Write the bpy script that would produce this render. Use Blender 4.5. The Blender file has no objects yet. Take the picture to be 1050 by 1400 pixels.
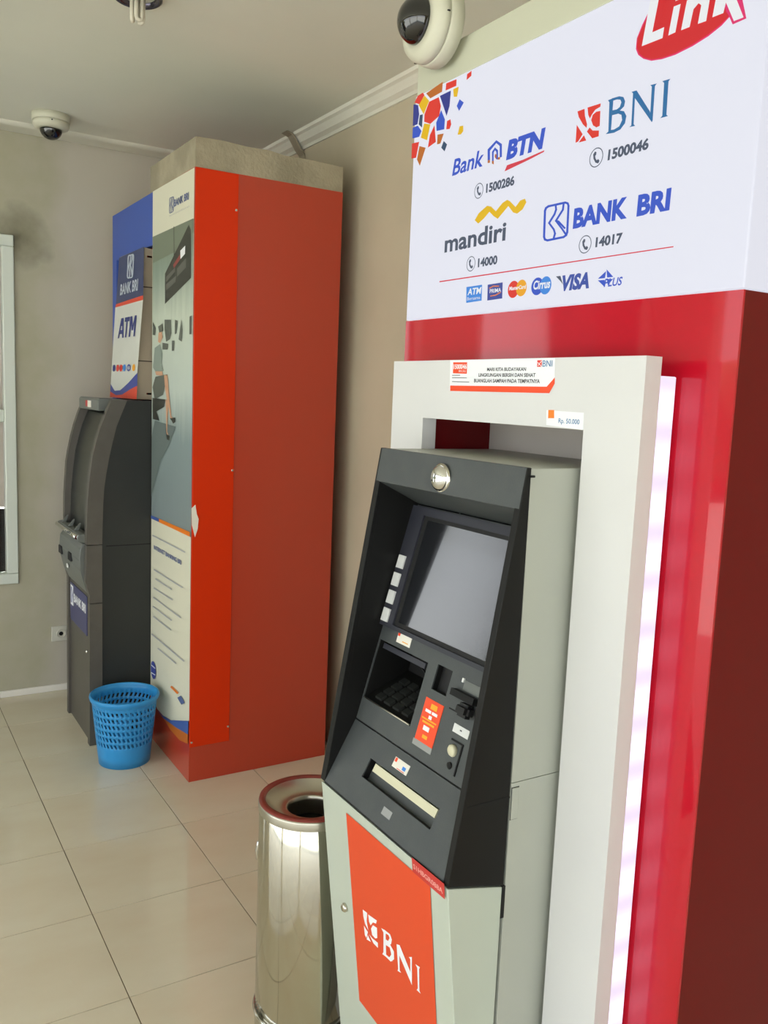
import bpy, bmesh, math, random
from mathutils import Vector, Matrix
random.seed(4)
SC = bpy.context.scene
COL = SC.collection
PI = math.pi

# ------------------------------------------------------------------ camera
cam = bpy.data.objects.new('camera', bpy.data.cameras.new('camera'))
COL.objects.link(cam)
_r = Vector((0.85436374, -0.51811611, 0.0402282))
_u = Vector((0.03462899, 0.13399854, 0.9903763))
_f = Vector((0.51852043, 0.84474854, -0.13242533))
cam.matrix_world = Matrix(((_r.x, _u.x, -_f.x, 0), (_r.y, _u.y, -_f.y, 0), (_r.z, _u.z, -_f.z, 1.5), (0, 0, 0, 1)))
cam.data.sensor_fit = 'VERTICAL'
cam.data.sensor_height = 36.0
cam.data.lens = 1188.8 / 1400 * 36.0
cam.data.clip_start = 0.02
SC.camera = cam

# ------------------------------------------------------------------ sky, exposure
SC.view_settings.view_transform = 'Standard'
SC.view_settings.look = 'None'
SC.view_settings.gamma = 1.0
SC.view_settings.use_curve_mapping = False
SC.view_settings.exposure = 0.0
SKY = 2.7
SUN = 22.0
SIGN = 0.80
w = bpy.data.worlds.new('sky'); SC.world = w; w.use_nodes = True
nt = w.node_tree; nt.nodes.clear()
tc = nt.nodes.new('ShaderNodeTexCoord'); sp = nt.nodes.new('ShaderNodeSeparateXYZ')
rp = nt.nodes.new('ShaderNodeValToRGB'); bg = nt.nodes.new('ShaderNodeBackground'); ou = nt.nodes.new('ShaderNodeOutputWorld')
nt.links.new(tc.outputs['Generated'], sp.inputs[0]); nt.links.new(sp.outputs['Z'], rp.inputs[0])
nt.links.new(rp.outputs[0], bg.inputs[0]); nt.links.new(bg.outputs[0], ou.inputs[0])
rp.color_ramp.elements[0].position = 0.0; rp.color_ramp.elements[0].color = (0.96, 0.985, 1.0, 1)
rp.color_ramp.elements[1].position = 0.8; rp.color_ramp.elements[1].color = (0.74, 0.85, 1.0, 1)
bg.inputs[1].default_value = SKY
sun = bpy.data.objects.new('sun', bpy.data.lights.new('sun', 'SUN')); COL.objects.link(sun)      # high sun behind the building: lights the pavement outside
sun.data.energy = SUN; sun.data.angle = math.radians(2); sun.data.color = (1.0, .985, .96)
sun.rotation_euler = (math.radians(-22), math.radians(18), 0)

# ------------------------------------------------------------------ materials
def lin(c):
    return tuple((v/255/12.92 if v/255 <= .04045 else ((v/255+.055)/1.055)**2.4) for v in c)
MATS = {}
def mat(name, rgb, rough=.5, metal=0., coat=0., spec=.5, emit=0., alpha=None, trans=0.):
    m = bpy.data.materials.new(name); m.use_nodes = True
    b = m.node_tree.nodes['Principled BSDF']; c = (*lin(rgb), 1)
    b.inputs['Base Color'].default_value = c
    b.inputs['Roughness'].default_value = rough; b.inputs['Metallic'].default_value = metal
    b.inputs['Coat Weight'].default_value = coat; b.inputs['Coat Roughness'].default_value = .04
    b.inputs['Specular IOR Level'].default_value = spec
    b.inputs['Transmission Weight'].default_value = trans
    if emit:
        b.inputs['Emission Color'].default_value = c; b.inputs['Emission Strength'].default_value = emit
    m.diffuse_color = c
    MATS[name] = m
    return m
def noisy(name, rgb1, rgb2, scale=6, rough=.6, detail=6, lo=.35, hi=.65, bump=0., coat=0., rrange=None, stretch=(1, 1, 1), spec=.5):
    """principled material whose colour wanders between two tones, with fine relief"""
    m = mat(name, rgb1, rough, coat=coat, spec=spec); n = m.node_tree; b = n.nodes['Principled BSDF']
    t = n.nodes.new('ShaderNodeTexCoord'); mp = n.nodes.new('ShaderNodeMapping'); ns = n.nodes.new('ShaderNodeTexNoise')
    r = n.nodes.new('ShaderNodeValToRGB')
    mp.inputs['Scale'].default_value = stretch
    n.links.new(t.outputs['Object'], mp.inputs[0]); n.links.new(mp.outputs[0], ns.inputs['Vector'])
    ns.inputs['Scale'].default_value = scale; ns.inputs['Detail'].default_value = detail
    n.links.new(ns.outputs['Fac'], r.inputs[0]); n.links.new(r.outputs[0], b.inputs['Base Color'])
    r.color_ramp.elements[0].position = lo; r.color_ramp.elements[0].color = (*lin(rgb1), 1)
    r.color_ramp.elements[1].position = hi; r.color_ramp.elements[1].color = (*lin(rgb2), 1)
    if bump:
        bp = n.nodes.new('ShaderNodeBump'); bp.inputs['Strength'].default_value = bump; bp.inputs['Distance'].default_value = .01
        n2 = n.nodes.new('ShaderNodeTexNoise'); n2.inputs['Scale'].default_value = scale*12; n2.inputs['Detail'].default_value = 3
        n.links.new(mp.outputs[0], n2.inputs['Vector']); n.links.new(n2.outputs['Fac'], bp.inputs['Height']); n.links.new(bp.outputs[0], b.inputs['Normal'])
    if rrange:
        mr = n.nodes.new('ShaderNodeMapRange'); mr.inputs[3].default_value = rrange[0]; mr.inputs[4].default_value = rrange[1]
        n.links.new(ns.outputs['Fac'], mr.inputs[0]); n.links.new(mr.outputs[0], b.inputs['Roughness'])
    return m
noisy('ceiling_paint', (220, 220, 206), (225, 224, 210), 2, .9)
noisy('cornice_paint', (222, 220, 206), (216, 213, 198), 5, .7)
noisy('right_wall_paint', (192, 181, 156), (184, 173, 149), 3, .8)
noisy('tile_glaze', (222, 214, 191), (214, 200, 173), 2.2, .10, 5, .35, .75, coat=.0, rrange=(.05, .14), stretch=(1, 2.2, 1))
mat('grout', (112, 98, 76), .9)
noisy('leaf_green', (52, 78, 40), (74, 100, 52), 8, .8)
mat('concrete_ground', (176, 176, 168), .9)
mat('white_aluminium', (214, 220, 210), .35)
mat('baseboard_white', (232, 228, 218), .4)
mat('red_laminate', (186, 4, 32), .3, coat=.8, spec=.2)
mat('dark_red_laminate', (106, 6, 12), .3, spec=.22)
noisy('white_board', (213, 213, 213), (217, 217, 216), 3, .35)
mat('niche_back', (206, 200, 190), .4)
mat('header_cream', (194, 195, 174), .6)
m = mat('sign_case', (230, 232, 246), .3, emit=SIGN)
m.node_tree.nodes['Principled BSDF'].inputs['Base Color'].default_value = (.12, .12, .13, 1)
noisy('dark_plastic', (68, 72, 73), (72, 76, 76), 30, .42, bump=.05)
mat('black_plastic', (19, 19, 18), .5, spec=.25)
mat('black_gap', (8, 8, 8), .8)
mat('rubber_black', (16, 16, 17), .6)
noisy('machine_grey', (172, 175, 164), (176, 179, 168), 4, .45)
noisy('door_grey', (184, 192, 178), (188, 196, 182), 4, .42)
mat('screen_glass', (24, 26, 30), .14, spec=.9, coat=1.)
mat('bezel_plastic', (48, 49, 58), .45)
mat('key_white', (220, 222, 220), .4)
mat('key_metal', (46, 48, 46), .38, metal=.3)
mat('chrome', (225, 225, 222), .08, metal=1.)
mat('steel', (196, 192, 178), .08, metal=1.)
mat('steel_satin', (188, 184, 170), .3, metal=1.)
mat('rim_red', (128, 48, 38), .4)
mat('ivory', (214, 210, 180), .4)
mat('clear_tab', (150, 152, 150), .25)
mat('orange_red_board', (186, 58, 32), .35, coat=.6)
mat('bright_orange_vinyl', (216, 50, 0), .45, spec=.25)
mat('blue_board', (62, 92, 178), .5)
mat('plate_blue', (66, 68, 112), .4)
noisy('dusty_board', (150, 142, 120), (170, 160, 136), 7, .85, 6, .4, .6, bump=.4)
noisy('grey_metal', (84, 80, 74), (88, 84, 78), 20, .4)
noisy('charcoal_metal', (34, 36, 34), (38, 40, 38), 6, .45)
mat('smoked_panel', (24, 28, 26), .3, coat=.1)
mat('slate_plastic', (106, 110, 106), .4)
mat('beige_metal', (186, 172, 150), .5)
mat('interior_dark', (60, 52, 44), .8)
mat('basket_blue', (48, 148, 212), .38)
mat('dome_shell', (206, 204, 184), .5)
mat('smoked_dome', (10, 10, 11), .06, spec=.8, coat=.5)
mat('lamp_ring', (92, 88, 100), .2, metal=.9)
mat('tube_white', (214, 208, 190), .4)
mat('socket_white', (206, 204, 190), .45)
mat('curtain_pale', (224, 214, 204), .8)
mat('dark_board', (26, 22, 22), .7)
mat('strap_metal', (150, 140, 120), .5)
mat('paper_white', (236, 232, 220), .6)
mat('amber_film', (200, 120, 30), .5)
PRINT = dict(p_red=(226, 52, 40), p_red2=(216, 56, 74), p_yellow=(232, 186, 10), p_brown=(190, 104, 30), p_navy=(42, 52, 140), p_teal=(44, 72, 104),
    p_blue=(48, 84, 200), p_grey=(74, 84, 104), p_bniblue=(34, 108, 164), p_sky=(62, 138, 224), p_indigo=(62, 76, 156), p_white=(238, 240, 244), p_orange=(240, 130, 30),
    p_amber=(240, 168, 30), p_visa=(56, 80, 166), p_pink=(226, 40, 110), p_orange2=(238, 74, 28), p_ink=(70, 72, 78), p_doororange=(222, 72, 27), p_linkred=(214, 24, 36), p_tagred=(196, 50, 46),
    p_pinkwhite=(232, 160, 150), p_cream=(224, 222, 200), p_slate=(90, 104, 150), p_grey3=(176, 178, 180), p_blue3=(70, 98, 168), p_navy2=(56, 68, 110), p_topred=(222, 72, 44),
    p_white2=(214, 216, 208), p_pale=(190, 200, 214), p_blue2=(52, 62, 130), ph_light=(196, 204, 190), ph_mesh=(120, 130, 112), ph_dark=(58, 60, 52),
    ph_rose=(140, 60, 56), ph_grey2=(96, 98, 90), ph_shade=(92, 98, 90), ph_shade2=(108, 120, 118), ph_floor=(132, 146, 146), ph_skin=(206, 160, 128), ph_jacket=(142, 156, 146))
def pmat(n, lit):
    k = n + ('_backlit' if lit else '')
    if k not in MATS:
        mat(k, PRINT[n], .45, emit=SIGN if lit else 0.)
        if lit: MATS[k].node_tree.nodes['Principled BSDF'].inputs['Base Color'].default_value = tuple(.12*v for v in lin(PRINT[n]))+(1,)
    return MATS[k]

# the stained plaster of the back wall: tone wander plus a damp patch around the window
def stained_wall():
    m = mat('stained_wall_paint', (176, 170, 144), .85); n = m.node_tree; b = n.nodes['Principled BSDF']
    N = lambda t: n.nodes.new(t); L = n.links.new
    tcd = N('ShaderNodeTexCoord'); sx = N('ShaderNodeSeparateXYZ'); L(tcd.outputs['Object'], sx.inputs[0])
    n1 = N('ShaderNodeTexNoise'); n1.inputs['Scale'].default_value = 3.2; n1.inputs['Detail'].default_value = 7; L(tcd.outputs['Object'], n1.inputs['Vector'])
    n2 = N('ShaderNodeTexNoise'); n2.inputs['Scale'].default_value = 9; n2.inputs['Detail'].default_value = 5; L(tcd.outputs['Object'], n2.inputs['Vector'])
    # distance along X from window edge, wobbled by noise
    def math_(op, a, c):
        q = N('ShaderNodeMath'); q.operation = op
        for i, v in enumerate((a, c)):
            if isinstance(v, (int, float)): q.inputs[i].default_value = v
            else: L(v, q.inputs[i])
        return q.outputs[0]
    wob = math_('MULTIPLY', math_('SUBTRACT', n1.outputs['Fac'], .5), .35)
    xx = math_('ADD', sx.outputs['X'], wob)
    r1 = N('ShaderNodeMapRange'); r1.inputs[1].default_value = .74; r1.inputs[2].default_value = .88; r1.inputs[3].default_value = 1; r1.inputs[4].default_value = 0; L(xx, r1.inputs[0])
    mx = N('ShaderNodeMix'); mx.data_type = 'RGBA'; mx.inputs[6].default_value = (*lin((190, 184, 170)), 1); mx.inputs[7].default_value = (*lin((172, 168, 144)), 1)
    L(math_('MULTIPLY', r1.outputs[0], math_('ADD', n2.outputs['Fac'], .3)), mx.inputs[0])
    # dark mould spot near the window's top corner
    dx = math_('SUBTRACT', sx.outputs['X'], .675); dz = math_('SUBTRACT', sx.outputs['Z'], 2.15)
    d2 = math_('ADD', math_('MULTIPLY', dx, dx), math_('MULTIPLY', dz, dz))
    dd = math_('ADD', math_('POWER', d2, .5), math_('MULTIPLY', math_('SUBTRACT', n2.outputs['Fac'], .5), .22))
    r2 = N('ShaderNodeMapRange'); r2.inputs[1].default_value = .02; r2.inputs[2].default_value = .15; r2.inputs[3].default_value = .75; r2.inputs[4].default_value = 0; L(dd, r2.inputs[0])
    mx2 = N('ShaderNodeMix'); mx2.data_type = 'RGBA'; mx2.inputs[7].default_value = (*lin((92, 86, 66)), 1)
    L(mx.outputs[2], mx2.inputs[6]); L(r2.outputs[0], mx2.inputs[0]); L(mx2.outputs[2], b.inputs['Base Color'])
    return m
stained_wall()
# the poster's photo: grey green fading to a pale middle and a blue grey floor (print colours)
def photo():
    m = mat('ph_mid', (128, 140, 130), .45); n = m.node_tree; N = lambda t: n.nodes.new(t); L = n.links.new
    g = N('ShaderNodeTexCoord'); s = N('ShaderNodeSeparateXYZ'); L(g.outputs['Object'], s.inputs[0])
    ns = N('ShaderNodeTexNoise'); mp = N('ShaderNodeMapping'); mp.inputs['Scale'].default_value = (1, 30, 2.5); L(g.outputs['Object'], mp.inputs[0]); L(mp.outputs[0], ns.inputs['Vector']); ns.inputs['Scale'].default_value = 1.5
    a = N('ShaderNodeMath'); a.operation = 'MULTIPLY_ADD'; a.inputs[1].default_value = .12; L(ns.outputs['Fac'], a.inputs[0]); L(s.outputs['Z'], a.inputs[2])
    r = N('ShaderNodeMapRange'); r.inputs[1].default_value = 1.0; r.inputs[2].default_value = 2.2; L(a.outputs[0], r.inputs[0])
    c = N('ShaderNodeValToRGB'); L(r.outputs[0], c.inputs[0]); L(c.outputs[0], n.nodes['Principled BSDF'].inputs['Base Color'])
    e = c.color_ramp.elements; e[0].position = 0; e[0].color = (*lin((128, 140, 142)), 1); e[1].position = 1; e[1].color = (*lin((112, 122, 104)), 1)
    for p, q in ((.3, (134, 150, 150)), (.45, (190, 202, 194)), (.68, (198, 208, 192)), (.84, (140, 156, 142))):
        x = e.new(p); x.color = (*lin(q), 1)
photo()
# LED strip: separate diodes glow through milky acrylic
def led():
    m = mat('led_strip', (236, 226, 252), .4, emit=1.); n = m.node_tree; b = n.nodes['Principled BSDF']; b.inputs['Base Color'].default_value = (.15, .14, .17, 1)
    N = lambda t: n.nodes.new(t); L = n.links.new
    g = N('ShaderNodeTexCoord'); s = N('ShaderNodeSeparateXYZ'); L(g.outputs['Object'], s.inputs[0])
    a = N('ShaderNodeMath'); a.operation = 'MULTIPLY'; a.inputs[1].default_value = 2*PI/.075; L(s.outputs['Z'], a.inputs[0])
    c = N('ShaderNodeMath'); c.operation = 'COSINE'; L(a.outputs[0], c.inputs[0])
    r = N('ShaderNodeMapRange'); r.inputs[1].default_value = -1; r.inputs[2].default_value = 1; r.inputs[3].default_value = .95; r.inputs[4].default_value = 1.45; L(c.outputs[0], r.inputs[0])
    L(r.outputs[0], b.inputs['Emission Strength'])
led()
def glass():
    m = bpy.data.materials.new('window_glass'); m.use_nodes = True; n = m.node_tree; n.nodes.clear()
    o = n.nodes.new('ShaderNodeOutputMaterial'); mx = n.nodes.new('ShaderNodeMixShader'); t = n.nodes.new('ShaderNodeBsdfTransparent'); g = n.nodes.new('ShaderNodeBsdfGlossy'); f = n.nodes.new('ShaderNodeFresnel')
    g.inputs['Roughness'].default_value = .02
    n.links.new(f.outputs[0], mx.inputs[0]); n.links.new(t.outputs[0], mx.inputs[1]); n.links.new(g.outputs[0], mx.inputs[2]); n.links.new(mx.outputs[0], o.inputs[0])
    MATS['window_glass'] = m
glass()

# ------------------------------------------------------------------ helpers
class MB:
    """collects shapes in world metres, then links them as one mesh object"""
    def __init__(s): s.bm = bmesh.new(); s.mats = []
    def mi(s, m):
        m = MATS[m] if isinstance(m, str) else m
        if m not in s.mats: s.mats.append(m)
        return s.mats.index(m)
    def _tag(s, faces, m, smooth=False):
        i = s.mi(m)
        for f in faces: f.material_index = i; f.smooth = smooth
    def box(s, x0, x1, y0, y1, z0, z1, m, bev=0.):
        return s.prism([(x0, z0), (x1, z0), (x1, z1), (x0, z1)], y0, y1, m, bev)
    def prism(s, prof, y0, y1, m, bev=0.):
        a = [s.bm.verts.new((x, y0, z)) for x, z in prof]; b = [s.bm.verts.new((x, y1, z)) for x, z in prof]
        n = len(prof); fs = [s.bm.faces.new(a[::-1]), s.bm.faces.new(b)]
        for i in range(n): fs.append(s.bm.faces.new((a[i], a[(i+1) % n], b[(i+1) % n], b[i])))
        s._tag(fs, m)
        if bev:
            es = {e for f in fs for e in f.edges}
            r = bmesh.ops.bevel(s.bm, geom=list(es), offset=bev, segments=2, profile=.5, affect='EDGES')
            s._tag(r['faces'], m, True)
            fs = [f for f in fs if f.is_valid]
        return fs
    def hexa(s, p, m):
        """eight corners: bottom loop then top loop"""
        v = [s.bm.verts.new(q) for q in p]
        s._tag([s.bm.faces.new([v[i] for i in f]) for f in ((3, 2, 1, 0), (4, 5, 6, 7), (0, 1, 5, 4), (1, 2, 6, 5), (2, 3, 7, 6), (3, 0, 4, 7))], m)
    def face(s, pts, m):
        s._tag([s.bm.faces.new([s.bm.verts.new(p) for p in pts])], m)
    def lathe(s, c, prof, m, n=48, axis='Z', smooth=True, caps=True):
        """prof: (radius, height) pairs; a list of material names per segment is allowed"""
        rings = []
        for r, h in prof:
            ring = []
            for k in range(n):
                a = 2*PI*k/n; ca, sa = math.cos(a)*r, math.sin(a)*r
                p = (c[0]+ca, c[1]+sa, c[2]+h) if axis == 'Z' else (c[0]-h, c[1]+ca, c[2]+sa)
                ring.append(s.bm.verts.new(p))
            rings.append(ring)
        for i in range(len(rings)-1):
            mm = m[i] if isinstance(m, list) else m; fs = []
            for k in range(n):
                q = (rings[i][k], rings[i][(k+1) % n], rings[i+1][(k+1) % n], rings[i+1][k])
                fs.append(s.bm.faces.new(q))
            s._tag(fs, mm, smooth)
        if not caps: return
        for ring, (r, h), mm in ((rings[0], prof[0], m[0] if isinstance(m, list) else m), (rings[-1], prof[-1], m[-1] if isinstance(m, list) else m)):
            if r > 1e-4:
                try: s._tag([s.bm.faces.new(ring)], mm)
                except ValueError: pass
    def tube(s, pts, r, m, n=10):
        pts = [Vector(p) for p in pts]; rings = []
        for i, p in enumerate(pts):
            d = (pts[min(i+1, len(pts)-1)]-pts[max(i-1, 0)]).normalized()
            a = d.cross(Vector((.13, .29, .95))).normalized(); b = d.cross(a)
            rings.append([s.bm.verts.new(p+(a*math.cos(2*PI*k/n)+b*math.sin(2*PI*k/n))*r) for k in range(n)])
        fs = []
        for i in range(len(rings)-1):
            for k in range(n): fs.append(s.bm.faces.new((rings[i][k], rings[i][(k+1) % n], rings[i+1][(k+1) % n], rings[i+1][k])))
        s._tag(fs, m, True); s._tag([s.bm.faces.new(rings[0][::-1]), s.bm.faces.new(rings[-1])], m)
    def plate(s, pl, y0, y1, z0, z1, d0, d1, m):
        """slab lying on the tilted front X = a + b*Z, from depth d0 to d1 (positive goes into the machine)"""
        P = lambda y, z, d: onp(pl, y, z, d)
        s.hexa([P(y0, z0, d0), P(y1, z0, d0), P(y1, z1, d0), P(y0, z1, d0), P(y0, z0, d1), P(y1, z0, d1), P(y1, z1, d1), P(y0, z1, d1)], m)
    def build(s, name, parent=None, base=None, label=None, recalc=True):
        if recalc: bmesh.ops.recalc_face_normals(s.bm, faces=s.bm.faces[:])
        o0 = Vector(base) if base is not None else (Vector(rootloc(parent)) if parent else Vector((0, 0, 0)))
        for v in s.bm.verts: v.co -= o0
        me = bpy.data.meshes.new(name); s.bm.to_mesh(me); s.bm.free()
        for m in s.mats: me.materials.append(m)
        o = bpy.data.objects.new(name, me); COL.objects.link(o)
        if parent: o.parent = parent
        else: o.location = o0
        if label: o['label'] = label
        return o
def rootloc(o):
    while o.parent: o = o.parent
    return o.location
def onp(pl, y, z, d=0.):
    a, b = pl; k = math.sqrt(1+b*b)
    return (a+b*z+d/k, y, z-d*b/k)
def tag(o, label=None, cat=None, group=None, kind=None):
    for k, v in (('label', label), ('category', cat), ('group', group), ('kind', kind)):
        if v: o[k] = v
    return o
def thing(name, loc, label, cat, group=None):
    o = bpy.data.objects.new(name, None); COL.objects.link(o); o.location = loc; o.empty_display_size = .1
    return tag(o, label, cat, group)
def struct(name, mb, parent=None, base=None):
    o = mb.build(name, parent, base); o['kind'] = 'structure'; return o

# flat print ------------------------------------------------------------
def glyphs(s, bold):
    cu = bpy.data.curves.new('t', 'FONT'); cu.body = s; cu.fill_mode = 'FRONT'; cu.resolution_u = 3; cu.offset = bold
    o = bpy.data.objects.new('t', cu); COL.objects.link(o)
    bpy.context.view_layer.update()
    me = bpy.data.meshes.new_from_object(o.evaluated_get(bpy.context.evaluated_depsgraph_get()))
    vs = [(v.co.x, v.co.y) for v in me.vertices]; fs = [tuple(p.vertices) for p in me.polygons]
    bpy.data.objects.remove(o); bpy.data.curves.remove(cu); bpy.data.meshes.remove(me)
    return vs, fs
CAPH = None
def print_on(name, items, pl, parent, lit=False, label=None, lift=.0004):
    """polygons, ellipses and lettering printed on the surface X = a + b*Z, given in metres (Y, Z)"""
    global CAPH
    if CAPH is None:
        v, _ = glyphs('H', 0); CAPH = max(q[1] for q in v)-min(q[1] for q in v)
    mb = MB()
    for i, it in enumerate(items):
        d = -lift-.00005*i; m = pmat(it[1], lit)
        if it[0] == 'p': mb.face([onp(pl, y, z, d) for y, z in it[2]], m)
        elif it[0] == 'e':
            _, _, (cy, cz), ry, rz, ring = it; n = 28
            q = [(cy+ry*math.cos(2*PI*k/n), cz+rz*math.sin(2*PI*k/n)) for k in range(n)]
            if ring:
                q2 = [(cy+ry*(1-ring)*math.cos(2*PI*k/n), cz+rz*(1-ring)*math.sin(2*PI*k/n)) for k in range(n)]
                for k in range(n): mb.face([onp(pl, *p, d) for p in (q[k], q[(k+1) % n], q2[(k+1) % n], q2[k])], m)
            else: mb.face([onp(pl, *p, d) for p in q], m)
        else:
            _, _, s, y0, y1, z0, cap, shear, bold = it
            vs, fs = glyphs(s, bold); k = cap/(CAPH+bold)
            vs = [(x, y) for x, y in vs]
            x0 = min(x for x, y in vs); x1 = max(x for x, y in vs); sx = (y0-y1)/(x1-x0)
            pos = [mb.bm.verts.new(onp(pl, y0-(x-x0)*sx-shear*y*k, z0+y*k, d)) for x, y in vs]
            out = []
            for f in fs:
                try: out.append(mb.bm.faces.new([pos[j] for j in f]))
                except ValueError: pass
            mb._tag(out, m)
    return mb.build(name, parent, label=label, recalc=False)

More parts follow.
